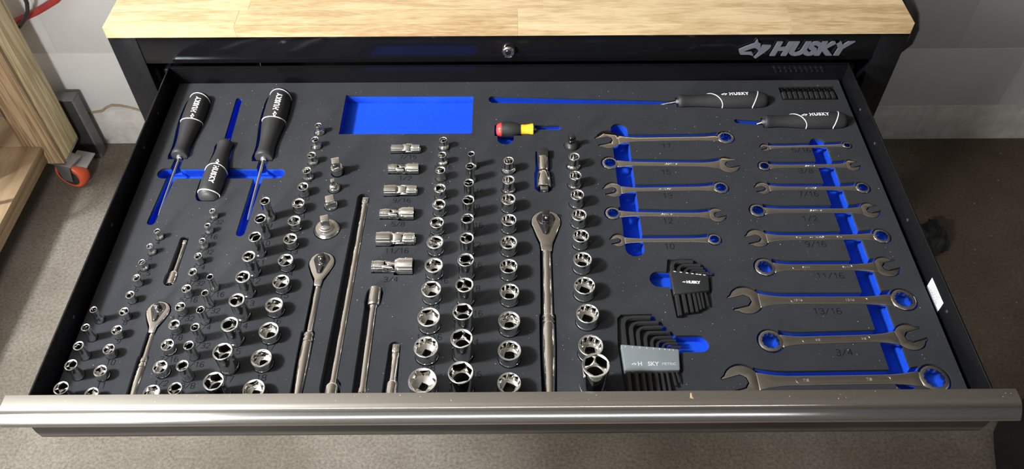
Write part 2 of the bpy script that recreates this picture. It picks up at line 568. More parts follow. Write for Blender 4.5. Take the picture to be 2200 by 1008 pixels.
cb(MB().box(-0.628, 0.628, CY + 0.032, 0.597, TOPZ - 0.004, TOPZ), 'top_panel', M_inside, smooth=0)
for zt, hh in ((-0.10, 0.12), (-0.23, 0.19), (-0.43, 0.26)):
    cb(MB().box(-0.574, 0.574, CY - 0.004, CY + 0.012, zt - hh + 0.006, zt), 'drawer_front', M_black_paint, bevel=0.0015)
for sx in (-0.54, 0.54):
    for sy in (0.09, 0.52):
        M = Matrix.Translation((sx, sy, FZ + 0.06)) @ Matrix.Rotation(math.pi / 2, 4, 'Z')
        q = MB().lathe([(-0.02, 0.03), (-0.018, 0.056), (-0.012, 0.06), (0.012, 0.06), (0.018, 0.056), (0.02, 0.03)], 28, Matrix.Translation((sx, sy, FZ + 0.06)))
        q.box(sx - 0.03, sx - 0.024, sy - 0.03, sy + 0.03, FZ + 0.05, FZ + 0.13).box(sx + 0.024, sx + 0.03, sy - 0.03, sy + 0.03, FZ + 0.05, FZ + 0.13)
        cb(q, 'caster', M_darkmetal)
# lock
lk = cb(MB().lathe([(CY + 0.001, 0.0), (CY + 0.001, 0.0118), (CY - 0.004, 0.0112), (CY - 0.0085, 0.0095), (CY - 0.0092, 0.0085), (CY - 0.0078, 0.0078), (CY - 0.0078, 0.0)], 32,
   Matrix.Translation((-0.0015, 0, 0.0585)) @ Matrix.Rotation(math.pi / 2, 4, 'Z')), 'lock', M_chrome)
q = MB().box(-0.0045, 0.0015, CY - 0.0081, CY - 0.0079, 0.0577, 0.0593).lathe([(CY - 0.0079, 0.0), (CY - 0.0079, 0.005), (CY - 0.0086, 0.0045), (CY - 0.0086, 0)], 20, Matrix.Translation((-0.0015, 0, 0.0585)) @ Matrix.Rotation(math.pi / 2, 4, 'Z'))
q.v = [Matrix.Translation((0, -0.3, -FZ)) @ Vector(p) for p in q.v]
tag(q.build('keyway', M_dark_steel, lk))
# badge: dog-head emblem and bold slanted letters standing off the panel
MBG = Matrix.Translation((0, CY, 0)) @ Matrix.Rotation(math.pi / 2, 4, 'X')
bd = MB()
vs, fs = text('HUSKY', 0.0345, 0.0012, 0.0021, 0.22)
wx = max(v.x for v in vs) - min(v.x for v in vs)
sxl = 0.130 / wx
vs = [Vector((v.x * sxl, v.y, v.z)) for v in vs]
bd.raw(vs, fs, MBG @ Matrix.Translation((0.478, 0.0575, 0.0015)))
vs, fs = emblem(0.0285, 0, 0, 0.0012)
bd.raw([Vector((v[0], v[1] * 1.32, v[2])) for v in vs], fs, MBG @ Matrix.Translation((0.392, 0.0585, 0.0015)))
cb(bd, 'badge', M_badge, smooth=25)
# push handle at the right side
pm = MB().tube([(0.629, 0.050, 0.012), (0.637, 0.044, 0.030), (0.646, 0.041, 0.050), (0.651, 0.048, 0.068), (0.654, 0.066, 0.080), (0.655, 0.10, 0.085), (0.655, 0.45, 0.085), (0.654, 0.50, 0.078), (0.648, 0.525, 0.06), (0.637, 0.53, 0.04), (0.629, 0.53, 0.02)],
   [0.011, 0.0125, 0.0135, 0.0135, 0.0125, 0.012, 0.012, 0.0125, 0.0135, 0.0125, 0.011], 18)
cb(pm, 'push_handle', M_hardblack, smooth=60)

# ================================================================== butcher-block worktop
top = empty('worktop', (0, 0.005, TOPZ + 0.001), 0, 'blonde butcher-block worktop on the black tool cabinet', 'worktop')
rng = random.Random(21)
Y0, nrow, sw = 0.0, 14, 0.0435
th_ = 0.0205
for k in range(nrow):
    ya, yb = Y0 + k * sw, Y0 + (k + 1) * sw
    x = -0.6285
    first = True
    while x < 0.6285 - 1e-4:
        L = rng.uniform(0.16, 0.42) if first else rng.uniform(0.26, 0.52)
        first = False
        x1 = x + L
        if 0.6285 - x1 < 0.12: x1 = 0.6285
        c = ((x + x1) / 2, (ya + yb) / 2, 0)
        lx, ly = (x1 - x) / 2, sw / 2
        q = MB().box(-lx, lx, -ly, ly, 0, th_)
        outer = k == 0 or x < -0.628 or x1 > 0.628
        q.build('stave', M_topwood, top, bevel=0.00035, seg=1, loc=c)
        x = x1

# ================================================================== the open drawer
FB = -0.5795        # front edge of the foam
drw = empty('drawer', (0, -0.29, -0.07), 0, 'open black tool drawer with a full-width aluminium pull', 'drawer')
def dr(m, name, mt, parent=None, **k):
    M = Matrix.Translation((0, 0.29, 0.07))
    m.v = [M @ Vector(p) for p in m.v]
    return m.build(name, mt, parent or drw, **k)
DB = -0.0345
dr(MB().box(-0.5474, 0.5474, FB - 0.001, 0.006, DB - 0.0015, DB), 'bottom_plate', M_black_satin, smooth=0)
for s in (-1, 1):
    # side wall with a folded rim
    x0, x1 = sorted((s * 0.5475, s * 0.5487))
    q = MB().box(x0, x1, FB - 0.001, 0.006, DB, 0.0325)
    x0, x1 = sorted((s * 0.5488, s * 0.5512))
    q.box(x0, x1, FB - 0.001, 0.006, 0.016, 0.0310)
    sw_ = dr(q, 'side_wall', M_black_satin, bevel=0.0006, seg=1)
    x0, x1 = sorted((s * 0.553, s * 0.5725))
    dr(MB().box(x0, x1, -0.54, 0.12, -0.048, -0.012), 'slide_rail', M_darkmetal, bevel=0.001)
    # rivets in the wall
    for yy in (-0.085, -0.16, -0.31, -0.46):
        dr(MB().lathe([(0, 0), (0, 0.0024), (0.0007, 0.0020), (0.001, 0)], 12, Matrix.Translation((s * 0.5475, yy, 0.012)) @ Matrix.Rotation(math.pi if s > 0 else 0, 4, 'Z')), 'rivet', M_darkmetal, sw_)
dr(MB().box(-0.5474, 0.5474, 0.0012, 0.0028, DB, 0.0320).box(-0.5474, 0.5474, 0.0012, 0.0060, 0.0305, 0.0320), 'back_wall', M_black_paint, bevel=0.0005, seg=1)
# front panel with a lower edge that tucks in
q = MB()
pf = [(-0.5805, -0.034), (-0.5805, 0.026), (-0.5855, 0.026), (-0.586, -0.045), (-0.5842, -0.0615), (-0.580, -0.067), (-0.577, -0.067), (-0.577, -0.064), (-0.5812, -0.058), (-0.5830, -0.045), (-0.583, -0.034)]
rs = [[(x, y, z) for y, z in pf] for x in (-0.5715, 0.5715)]
q.rings(rs)
dr(q, 'front_panel', M_black_paint, bevel=0.0005, seg=1)
# aluminium pull: flat top, rounded nose, curled lip
pr = [(-0.5812, 0.0372)]
pr += [(-0.5935, 0.0372)]
nose = [(-0.5970, 0.0368), (-0.6000, 0.0352), (-0.6030, 0.0328), (-0.6058, 0.0298), (-0.6082, 0.0268), (-0.6102, 0.0238), (-0.6114, 0.0212), (-0.6116, 0.0194), (-0.6108, 0.0182), (-0.6096, 0.0182)]
inner = [(-0.6090, 0.0200), (-0.6075, 0.0240), (-0.6045, 0.0282), (-0.6005, 0.0322), (-0.5970, 0.0344), (-0.5935, 0.0350), (-0.5872, 0.0350), (-0.5872, 0.0262), (-0.5812, 0.0262)]
pf = pr + nose + inner
q = MB().rings([[(x, y, z) for y, z in pf] for x in (-0.5725, 0.5725)])
bar = dr(q, 'pull_bar', M_bar, smooth=30)
# warning label on the right wall: paper with fine print lines
st = [(-0.4080, 0.0120), (-0.4084, -0.0080), (-0.4480, -0.0075), (-0.4480, 0.0125)]
q = MB().raw([(0.5472, y, z) for y, z in st] + [(0.5475, y, z) for y, z in st], [(0, 1, 2, 3), (7, 6, 5, 4), (0, 4, 5, 1), (1, 5, 6, 2), (2, 6, 7, 3), (3, 7, 4, 0)])
lab = dr(q, 'paper_label', M_paper, smooth=0)
q = MB()
rl = random.Random(3)
for k in range(7):
    z = 0.0092 - k * 0.0019
    y = -0.4130
    while y > -0.4380:
        w = rl.uniform(0.0012, 0.004)
        q.raw([(0.54715, y, z), (0.54715, max(y - w, -0.4395), z), (0.54715, max(y - w, -0.4395), z - 0.0008), (0.54715, y, z - 0.0008)], [(0, 1, 2, 3)])
        y -= w + 0.0009
dr(q, 'fine_print', M_ink, lab, smooth=0)

# ================================================================== tool data (mm on the foam's top)
ROWS = {
 'A': [(-519.7, -456.9, 8.8, 24.0), (-520.4, -483.2, 10.2, 24.5), (-519.8, -509.3, 12.3, 25.0), (-519.3, -535.7, 14.5, 25.5), (-519.6, -566.2, 16.9, 26.0)],
 'B': [(-481.9, -323.0, 8.0, 14.0), (-484.5, -349.0, 8.4, 13.8), (-487.3, -375.4, 8.6, 13.7), (-487.2, -400.7, 10.3, 13.5), (-487.1, -427.3, 11.2, 13.3), (-487.0, -452.7, 11.6, 13.2), (-487.4, -479.7, 12.9, 13.0), (-488.7, -506.7, 14.1, 12.8), (-489.2, -536.5, 15.5, 12.7), (-489.7, -566.4, 16.2, 12.5)],
 'C': [(-415.5, -286.5, 8.4, 13.0), (-416.0, -312.9, 8.5, 13.0), (-416.6, -339.4, 8.8, 13.1), (-415.7, -365.5, 10.4, 13.2), (-416.3, -391.7, 11.5, 13.2), (-417.5, -418.1, 12.1, 13.2), (-418.0, -445.9, 12.8, 13.3), (-418.5, -472.6, 14.0, 13.3), (-418.8, -501.7, 15.8, 13.4), (-419.0, -532.2, 17.5, 13.4), (-419.7, -565.6, 19.5, 13.5)],
 'D': [(-385.8, -409.0, 8.2, 26.0), (-386.1, -434.3, 9.0, 26.2), (-385.6, -459.5, 10.1, 26.3), (-385.7, -485.0, 11.0, 26.5), (-386.8, -510.8, 12.1, 26.7), (-387.0, -538.4, 14.5, 26.8), (-387.6, -568.4, 16.1, 27.0)],
 'E': [(-336.7, -288.6, 13.4, 36.0), (-336.9, -320.2, 15.6, 36.1), (-337.6, -351.8, 16.6, 36.2), (-338.9, -384.3, 17.1, 36.4), (-339.5, -417.0, 18.6, 36.5), (-339.5, -452.4, 19.4, 36.6), (-340.3, -487.9, 20.6, 36.8), (-340.1, -525.6, 23.0, 36.9), (-341.5, -564.6, 23.4, 37.0)],
 'F': [(-293.3, -116.7, 10.0, 15.5), (-293.7, -147.3, 11.2, 15.4), (-293.6, -180.4, 12.8, 15.3), (-295.7, -211.8, 13.0, 15.2), (-296.1, -243.2, 15.7, 15.0), (-297.4, -274.5, 17.5, 14.9), (-297.8, -306.5, 17.9, 14.8), (-297.7, -338.3, 18.5, 14.7), (-297.5, -374.3, 20.1, 14.6), (-297.2, -409.0, 21.6, 14.5), (-299.4, -445.0, 22.3, 14.3), (-298.9, -482.8, 24.4, 14.2), (-300.5, -521.5, 25.0, 14.1), (-301.2, -562.6, 25.8, 14.0)],
 'I': [(-100.2, -150.8, 11.2, 16.5), (-100.2, -182.8, 12.0, 16.9), (-101.0, -214.4, 14.2, 17.2), (-100.0, -250.3, 16.8, 17.6), (-99.6, -281.0, 18.7, 18.0), (-100.7, -314.2, 19.4, 18.3), (-101.1, -348.7, 22.4, 18.7), (-100.5, -387.4, 23.9, 19.0), (-101.6, -425.5, 25.4, 19.4), (-102.2, -468.0, 27.9, 19.8), (-102.8, -511.0, 29.5, 20.1), (-103.9, -556.4, 33.7, 20.5)],
 'J': [(-56.6, -192.2, 10.0, 28.0), (-57.4, -218.2, 12.6, 29.2), (-58.4, -251.6, 14.2, 30.4), (-57.9, -285.0, 16.6, 31.6), (-58.0, -319.6, 17.2, 32.8), (-57.8, -354.2, 18.7, 34.0), (-57.9, -391.3, 21.2, 35.2), (-58.1, -431.5, 22.6, 36.4), (-58.8, -472.3, 24.6, 37.6), (-58.9, -511.0, 26.5, 38.8), (-58.2, -557.1, 29.3, 40.0)],
 'K': [(-2.1, -199.1, 15.1, 20.5), (-2.2, -237.3, 17.4, 20.3), (-2.7, -273.9, 20.6, 20.1), (-2.2, -311.6, 21.0, 19.8), (-2.4, -350.6, 23.0, 19.6), (-2.6, -390.1, 23.2, 19.4), (-1.8, -430.1, 24.9, 19.2), (-2.2, -473.2, 27.1, 18.9), (-2.1, -515.7, 28.0, 18.7), (-2.7, -559.1, 27.7, 18.5)],
 'L': [(94.2, -191.8, 16.2, 20.5), (93.7, -229.5, 17.6, 20.3), (94.2, -266.3, 19.5, 20.1), (94.7, -303.4, 21.0, 19.9), (94.9, -340.4, 22.1, 19.8), (94.5, -380.0, 24.5, 19.6), (94.5, -421.6, 27.2, 19.4), (95.6, -464.1, 28.4, 19.2), (96.3, -509.8, 30.3, 19.0)],
 'X': [(95.9, -558.0, 31.5, 56.0)],
}
WRENCH = [('17', (151.4, -135.3), (330.9, -132.7), 25.3, 41.8, 11.2), ('15', (325.1, -190.0), (149.0, -185.7), 23.9, 36.5, 10.1), ('13', (149.7, -239.0), (305.4, -236.6), 21.2, 30.9, 9.1), ('12', (290.8, -287.8), (144.6, -284.1), 21.6, 28.4, 8.6), ('10', (148.4, -332.4), (279.6, -332.4), 17.8, 23.6, 7.7), ('5/16', (388.0, -154.3), (512.2, -151.2), 12.7, 17.0, 6.0), ('3/8', (508.8, -192.9), (377.5, -193.9), 17.3, 24.9, 8.1), ('7/16', (366.7, -237.5), (510.9, -238.3), 19.9, 25.5, 8.2), ('1/2', (508.6, -280.9), (349.7, -280.5), 22.3, 31.2, 9.5), ('9/16', (339.5, -329.8), (510.4, -328.2), 23.3, 34.4, 10.2), ('11/16', (500.8, -380.2), (338.8, -379.9), 27.6, 37.0, 11.9), ('13/16', (303.4, -432.3), (506.3, -433.3), 32.4, 47.6, 13.3), ('3/4', (496.2, -488.9), (321.7, -493.5), 31.1, 42.8, 13.0), ('7/8', (276.5, -548.7), (506.3, -546.6), 35.6, 50.8, 14.9)]
SWIVEL = [('7/16', -178.8, -135.3, -156.6, 15.4, 15.4), ('1/2', -179.2, -134.0, -198.5, 15.8, 17.8), ('9/16', -181.2, -134.2, -241.7, 18.1, 16.1), ('5/8', -182.6, -134.7, -285.5, 15.7, 19.6), ('11/16', -183.0, -130.3, -330.8, 21.6, 18.4), ('3/4', -184.2, -129.2, -377.4, 17.3, 24.1)]
MARKS = {
 'B': [('4', -481.5, -331.9), ('5', -484.9, -357.4), ('5.5', -485.9, -383.9), ('6', -487.6, -409.9), ('7', -487.9, -433.1), ('8', -486.7, -461.0), ('9', -486.8, -488.1), ('10', -486.9, -517.9), ('11', -488.4, -548.6)],
 'C': [('5/32', -412.5, -296.3), ('3/16', -414.2, -322.9), ('7/32', -413.9, -349.2), ('1/4', -415.7, -375.1), ('9/32', -413.0, -401.2), ('5/16', -415.4, -427.3), ('11/32', -415.9, -455.4), ('3/8', -417.1, -483.3), ('7/16', -417.2, -513.9), ('1/2', -417.9, -546.7)],
 'D': [('3/16', -383.0, -418.8), ('7/32', -383.1, -444.0), ('1/4', -385.6, -469.0), ('9/32', -383.1, -495.3), ('5/16', -384.0, -521.6), ('3/8', -385.0, -550.3)],
 'E': [('9', -334.1, -303.0), ('10', -334.6, -334.6), ('11', -335.0, -367.5), ('12', -335.5, -397.4), ('13', -336.1, -432.6), ('14', -337.2, -467.1), ('15', -338.2, -503.7), ('17', -338.5, -541.8)],
 'F': [('7', -293.2, -154.7), ('8', -292.8, -188.8), ('9', -292.1, -219.9), ('10', -293.7, -253.2), ('11', -293.4, -285.8), ('12', -295.3, -316.9), ('13', -294.2, -349.4), ('14', -294.1, -386.0), ('15', -294.0, -421.0), ('16', -296.4, -460.0), ('17', -297.3, -498.3), ('18', -299.6, -540.1)],
 'H': [('7/16', -152.6, -171.0), ('1/2', -153.5, -214.5), ('9/16', -154.8, -258.1), ('5/8', -156.4, -302.0), ('11/16', -154.1, -348.9), ('3/4', -157.6, -396.6)],
 'I': [('1/4', -99.4, -159.3), ('5/16', -98.4, -193.3), ('3/8', -98.2, -224.2), ('7/16', -98.0, -255.0), ('1/2', -99.8, -288.6), ('9/16', -99.3, -323.9), ('5/8', -101.5, -359.6), ('11/16', -98.0, -399.2), ('3/4', -99.9, -440.4), ('13/16', -101.9, -485.2), ('7/8', -101.5, -528.4)],
 'J': [('5/16', -50.4, -240.7), ('3/8', -52.3, -271.0), ('7/16', -50.8, -304.7), ('1/2', -49.9, -339.3), ('9/16', -51.0, -373.3), ('5/8', -49.4, -411.8), ('11/16', -51.9, -450.7), ('3/4', -49.6, -492.4), ('13/16', -51.7, -537.5)],
 'M': [('17', 237.5, -150.8), ('15', 229.8, -205.4), ('13', 225.8, -252.2), ('12', 219.9, -299.2), ('10', 216.3, -344.2)],
 'S': [('5/16', 440.0, -161.7), ('3/8', 436.1, -204.8), ('7/16', 428.9, -250.3), ('1/2', 419.1, -296.5), ('9/16', 416.0, -342.1), ('11/16', 421.6, -395.0), ('13/16', 403.2, -450.6), ('3/4', 407.9, -510.9)],
}
POCKET = [(-263.8, -29.7), (-58.3, -31.5), (-58.2, -121.2), (-263.4, -121.1)]
SD1 = [(-494.8, -34.7), (-494.9, -170.8)]
SD1S = [(-499.7, -167.8), (-505.1, -299.5)]
SD2 = [(-432.7, -256.8), (-431.4, -142.6)]
SD2S = [(-434.3, -131.4), (-434.7, -37.4)]
SD3 = [(-367.0, -26.7), (-367.9, -174.7)]
SD3S = [(-371.8, -168.9), (-374.6, -321.4)]
SD4 = [(411.6, -49.1), (269.6, -53.4)]
SD4S = [(271.1, -46.7), (-28.9, -42.5)]
SD5 = [(524.6, -97.9), (397.8, -103.1)]
SD5S = [(400.1, -96.8), (354.3, -96.4)]
SD6 = [(-20.9, -115.3), (16.5, -113.6), (36.6, -113.7)]
SD6S = [(36.8, -107.5), (79.4, -108.3)]
SD6F = [(-6.6, -119.6), (-6.6, -139.0), (-18.7, -134.9), (6.2, -135.1)]
TSLOT = [(-519.9, -201.2), (-331.6, -203.7), (-514.6, -190.8), (-508.6, -212.6)]
MSLOT = [(169.4, -112.7), (169.3, -349.0), (156.1, -115.8), (182.0, -116.0)]
SSLOT = [(469.1, -147.0), (469.1, -547.7), (458.0, -141.8), (482.8, -142.0)]
HSLOT1 = [(183.0, -398.7), (222.2, -399.0), (193.2, -385.9), (190.0, -411.4)]
HSLOT2 = [(196.6, -496.9), (237.4, -497.2), (221.4, -485.1), (217.8, -508.9)]
BITS = [(440.2, -18.7), (527.1, -17.1), (525.4, -44.4), (439.1, -47.0)]
RAT1 = [(-450.0, -441.2), (-449.1, -477.2), (-448.4, -520.6), (-447.4, -570.0)]
RAT1W = [(-462.5, -448.2), (-433.8, -448.4)]
RAT2 = [(-251.7, -367.0), (-253.0, -407.2), (-254.1, -486.1), (-253.3, -571.4)]
RAT2W = [(-268.9, -368.4), (-235.6, -368.7)]
RAT3 = [(49.8, -297.0), (49.8, -352.0), (47.6, -462.5), (45.8, -574.1)]
RAT3W = [(29.2, -301.1), (70.0, -301.4)]
EXT1 = [(-446.3, -327.5), (-446.3, -381.0), (-447.3, -402.1)]
EXT1W = [(-449.0, -393.8), (-436.7, -393.9), (-447.5, -355.3), (-441.9, -355.4)]
EXT2 = [(-207.0, -251.5), (-214.4, -549.5), (-214.0, -571.3)]
EXT2W = [(-222.6, -561.0), (-205.6, -561.1), (-218.1, -425.2), (-209.6, -425.2)]
EXT3 = [(-176.6, -410.1), (-176.0, -436.3), (-177.0, -570.4)]
EXT3W = [(-184.3, -420.3), (-167.4, -420.5), (-179.5, -494.8), (-169.8, -494.9)]
EXT4 = [(-141.6, -495.1), (-142.2, -547.5), (-142.5, -571.8)]
EXT4W = [(-150.0, -561.6), (-135.2, -561.7), (-145.5, -527.5), (-135.9, -527.5)]
UJ = [(49.2, -162.5), (49.8, -204.0), (49.3, -244.5)]
UJW = [(41.3, -179.0), (57.2, -179.2), (39.3, -226.2), (59.6, -226.4)]
ADAPT = [(-253.7, -202.4), (-254.3, -234.9), (-254.1, -267.9), (-254.1, -310.6), (93.8, -148.9)]
HK1 = [(209.8, -387.5), (260.3, -396.2), (257.5, -420.0), (210.3, -425.5)]
HK2 = [(134.5, -500.0), (205.6, -507.4), (202.6, -536.2), (136.0, -536.7)]
HK2TOP = [(136.7, -497.8), (146.2, -499.9), (155.0, -499.9), (164.3, -501.0), (172.1, -501.7), (179.1, -502.2), (185.6, -502.6), (189.5, -503.4), (193.7, -503.9)]
HK2BEND = [(141.3, -459.2), (150.5, -466.7), (158.3, -473.5), (166.9, -481.1), (174.1, -487.8), (180.3, -492.4), (186.4, -496.5), (190.7, -500.2), (194.5, -501.9)]
HK2END = [(176.4, -458.4), (185.7, -466.3), (188.9, -472.9), (198.2, -480.7), (200.5, -487.6), (204.1, -492.6), (205.5, -496.7), (209.2, -501.2), (209.0, -502.8)]
HK2BOT = [(140.9, -567.7), (150.2, -567.8), (158.7, -567.5), (166.3, -567.0), (174.9, -566.1), (181.9, -564.3), (188.4, -563.4), (195.8, -555.0), (200.8, -550.3)]
HK1TOP = [(211.9, -386.8), (220.6, -388.3), (229.2, -389.3), (236.0, -390.5), (242.4, -391.8), (247.9, -393.0), (252.5, -393.7)]
HK1BEND = [(215.2, -369.8), (222.9, -376.3), (230.7, -381.6), (236.8, -385.2), (242.0, -388.3), (247.5, -389.9), (252.1, -390.7)]
HK1END = [(243.8, -371.0), (252.7, -377.2), (255.4, -382.0), (257.6, -386.0), (261.8, -389.1), (265.8, -390.1), (266.3, -391.5)]
HK1BOT = [(215.1, -456.5), (224.0, -452.3), (231.4, -451.2), (237.9, -450.2), (243.0, -447.0), (247.0, -444.8), (253.1, -441.6)]
STICK = [(-412.9, 20.3), (-413.6, 0.8), (-453.6, 1.2), (-453.3, 22.4)]
WOODPOST = [(-1186.7, 509.7), (-1187.8, 602.6)]
mmv = lambda p: (p[0] / 1000.0, p[1] / 1000.0)

POCK = []                      # (outline, depth) of every cut-out in the foam
def cut(poly, depth, dark=False):
    """dark: cut coloured black, in the tool slots to stand in for shade"""
    POCK.append((poly, depth, dark))


# ---- sockets: base radius by drive size
DRIVE_R = {'A': 6.0, 'B': 6.0, 'C': 6.0, 'D': 6.0, 'E': 8.3, 'F': 8.3, 'I': 8.3, 'J': 8.3, 'K': 10.6, 'L': 10.6, 'X': 10.6}
SBASE = -0.0062
def rb(row, dia):
    return max(DRIVE_R[row], dia / 2 * 0.985) / 1000.0
for row, lst in ROWS.items():
    if row == 'X': continue
    for x, y, d, h in lst:
        cut(circle(x / 1000, y / 1000, rb(row, d) + 0.0007, 20), SBASE - 0.0002, True)


# ---- wrench outlines, local x runs from the jaw's centre to the ring's centre
def jaw_outline(R, w, grow=0.0):
    """jaw head with a mouth, mouth axis +u"""
    Ro = R + grow
    hw = max(0.0015, w / 2 - grow * 0.75)
    tip = 1.06 * R + grow
    out = []
    n = 28
    for i in range(n + 1):
        a = math.radians(36) + math.radians(288) * i / n
        out.append((Ro * math.cos(a), Ro * math.sin(a)))
    s = R * 0.13
    out += [(0.95 * R + grow, -(hw + 0.9 * s + grow)), (tip, -(hw + 0.42 * s + grow * 0.6)), (tip - 0.06 * R, -hw)]
    b = -0.30 * R + (0.0 if grow == 0 else grow)
    out += [(b + 0.28 * R, -hw), (b, -hw * 0.42), (b, hw * 0.42), (b + 0.28 * R, hw)]
    out += [(tip - 0.06 * R, hw), (tip, hw + 0.42 * s + grow * 0.6), (0.95 * R + grow, hw + 0.9 * s + grow)]
    return out


def shaft_outline(x0, x1, w, w0, w1, back=0.0, front=0.0, n=8):
    """widening towards both heads"""
    up, dn = [], []
    L = x1 - x0
    for i in range(2 * n + 1):
        t = i / (2 * n)
        a = max(0.0, 1 - t / 0.22) ** 2
        b = max(0.0, 1 - (1 - t) / 0.22) ** 2
        hw = w / 2 + (w0 - w) / 2 * a + (w1 - w) / 2 * b
        up.append((x0 + L * t, hw + back))
        dn.append((x0 + L * t, -hw - front))
    return dn + up[::-1]


def star12(r, n=48):
    pts = []
    for i in range(n):
        a = 2 * math.pi * i / n
        k1 = r * math.cos(math.radians(30)) / math.cos((a % (math.pi / 3)) - math.pi / 6)
        k2 = r * math.cos(math.radians(30)) / math.cos(((a + math.pi / 6) % (math.pi / 3)) - math.pi / 6)
        rr = max(k1, k2)
        pts.append((rr * math.cos(a), rr * math.sin(a)))
    return pts


WR = []
for size, j, r, rd, jh, sh in WRENCH:
    j, r = mmv(j), mmv(r)
    L = math.hypot(r[0] - j[0], r[1] - j[1])
    ang = math.atan2(r[1] - j[1], r[0] - j[0])
    R = jh * 0.5 * 0.86 / 1000
    w = R * 0.86
    sw_ = sh / 1000 * 0.92
    Rr = rd / 2000
    WR.append((size, j, ang, L, R, w, sw_, Rr))
    o = xf(jaw_outline(R, w, 0.0016), (0, 0), math.pi + math.radians(15))
    cut(xf(o, j, ang), -0.0125)
    cut(xf(circle(L, 0, Rr + 0.0018, 28), j, ang), -0.0125)
    flip = math.cos(ang) < 0                # keep the finger gap on the far side
    bk, fr = (0.0056, 0.0004) if not flip else (0.0004, 0.0056)
    cut(xf(shaft_outline(R * 0.72, L - Rr * 0.8, sw_, R * 1.15, Rr * 1.25, bk, fr), j, ang), -0.0125)

# ---- finger slots and plain pockets
cut([mmv(p) for p in POCKET], -0.0185)
cut(stadium((0.1694, -0.1135), (0.1690, -0.3480), 0.0130), -0.0255)
cut(stadium((0.4690, -0.1480), (0.4690, -0.5500), 0.0125, 0.0135), -0.0255)
cut(stadium((0.1955, -0.3987), (0.2300, -0.3987), 0.0128), -0.0150)
cut(stadium((0.1950, -0.4970), (0.2330, -0.4970), 0.0120), -0.0150)
cut(stadium((-0.5090, -0.2015), (-0.3425, -0.2025), 0.0108), -0.0190)
cut([(0.4375, -0.0165), (0.5290, -0.0155), (0.5290, -0.0480), (0.4375, -0.0480)], -0.0068, True)

# ---- screwdrivers: butt, neck, radius, slot end, slot radius
HPROF = [(0.0, 0.0), (0.004, 0.52), (0.022, 0.76), (0.06, 0.90), (0.12, 0.97), (0.24, 1.0), (0.40, 0.99), (0.52, 0.93), (0.64, 0.80), (0.76, 0.69), (0.86, 0.655), (0.925, 0.69), (0.958, 0.74), (0.985, 0.735), (1.0, 0.66), (1.0, 0.0)]
def hrad(t):
    for (a, ra), (b, rb_) in zip(HPROF[1:-1], HPROF[2:-1]):
        if t <= b: return ra + (rb_ - ra) * (t - a) / max(1e-6, b - a)
    return HPROF[-2][1]


def handle_cut(b, n, r, grow, depth, side=0.0):
    L = math.hypot(n[0] - b[0], n[1] - b[1])
    a = math.atan2(n[1] - b[1], n[0] - b[0])
    up, dn = [], []
    for t in (-0.012, 0.0, 0.03, 0.08, 0.16, 0.30, 0.45, 0.56, 0.68, 0.80, 0.90, 0.96, 1.0, 1.02):
        rr = r * hrad(min(max(t, 0.012), 1.0)) + grow if t >= 0 else r * 0.45
        up.append((t * L, rr + max(side, 0)))
        dn.append((t * L, -rr + min(side, 0)))
    cut(xf(dn + up[::-1], b, a), depth)


SDS = [  # butt, neck, radius, slot end, slot r near, slot r far, side gap
 ((-0.4950, -0.0345), (-0.4950, -0.1700), 0.0172, (-0.5020, -0.2950), 0.0070, 0.0058, -0.0055),
 ((-0.4325, -0.2560), (-0.4318, -0.1420), 0.0165, (-0.4345, -0.0400), 0.0055, 0.0050, 0.0036),
 ((-0.3672, -0.0270), (-0.3678, -0.1750), 0.0186, (-0.3730, -0.3160), 0.0075, 0.0060, -0.0048),
 ((0.4120, -0.0510), (0.2690, -0.0525), 0.0150, (-0.0250, -0.0425), 0.0050, 0.0086, 0.0),
 ((0.5250, -0.0995), (0.3960, -0.1010), 0.0148, (0.3560, -0.0965), 0.0058, 0.0050, 0.0),
]
for b, n, r, se, r0, r1, side in SDS:
    handle_cut(b, n, r, 0.0012, -0.0185, side)
    a = math.atan2(n[1] - b[1], n[0] - b[0])
    cut(stadium((n[0] - 0.006 * math.cos(a), n[1] - 0.006 * math.sin(a)), se, r0, r1), -0.0150)
# stubby driver
cut([(-0.0235, -0.1270), (0.018, -0.1260), (0.022, -0.1230), (0.0385, -0.1225), (0.0385, -0.1010), (0.033, -0.0985), (0.026, -0.1025), (0.020, -0.1020), (0.010, -0.0975), (-0.004, -0.0960), (-0.018, -0.0985), (-0.0235, -0.1040)], -0.0150)
cut(stadium((0.036, -0.1085), (0.0755, -0.1085), 0.0050), -0.0090)
cut(stadium((-0.0065, -0.1150), (-0.0065, -0.1330), 0.0125), -0.0190)

# ---- ratchets: drive post, head radius, neck y, band y, end y, radii
RATS = [
 ((-0.4498, -0.4450), 0.0146, -0.4772, -0.5206, -0.5740, 0.0038, 0.0056),
 ((-0.2525, -0.3690), 0.0168, -0.4072, -0.4861, -0.5740, 0.0045, 0.0075),
 ((0.0496, -0.3010), 0.0204, -0.3520, -0.4625, -0.5740, 0.0070, 0.0092),
]
RAT_ANG = [-math.pi / 2 + 0.012, -math.pi / 2 - 0.006, -math.pi / 2 - 0.015]
def pear(R, L, wn, n=26):
    out = []
    for i in range(n + 1):
        a = math.radians(62) + math.radians(236) * i / n
        out.append((R * math.cos(a), R * math.sin(a)))
    lo = [(0.72 * L, -wn * 1.25), (L, -wn)]
    hi = [(L, wn), (0.72 * L, wn * 1.25)]
    e = (R * math.cos(math.radians(62)), R * math.sin(math.radians(62)))
    mid0 = (e[0] + (0.72 * L - e[0]) * 0.45, -(e[1] + (wn * 1.25 - e[1]) * 0.40))
    return out + [mid0] + lo + hi + [(mid0[0], -mid0[1])]
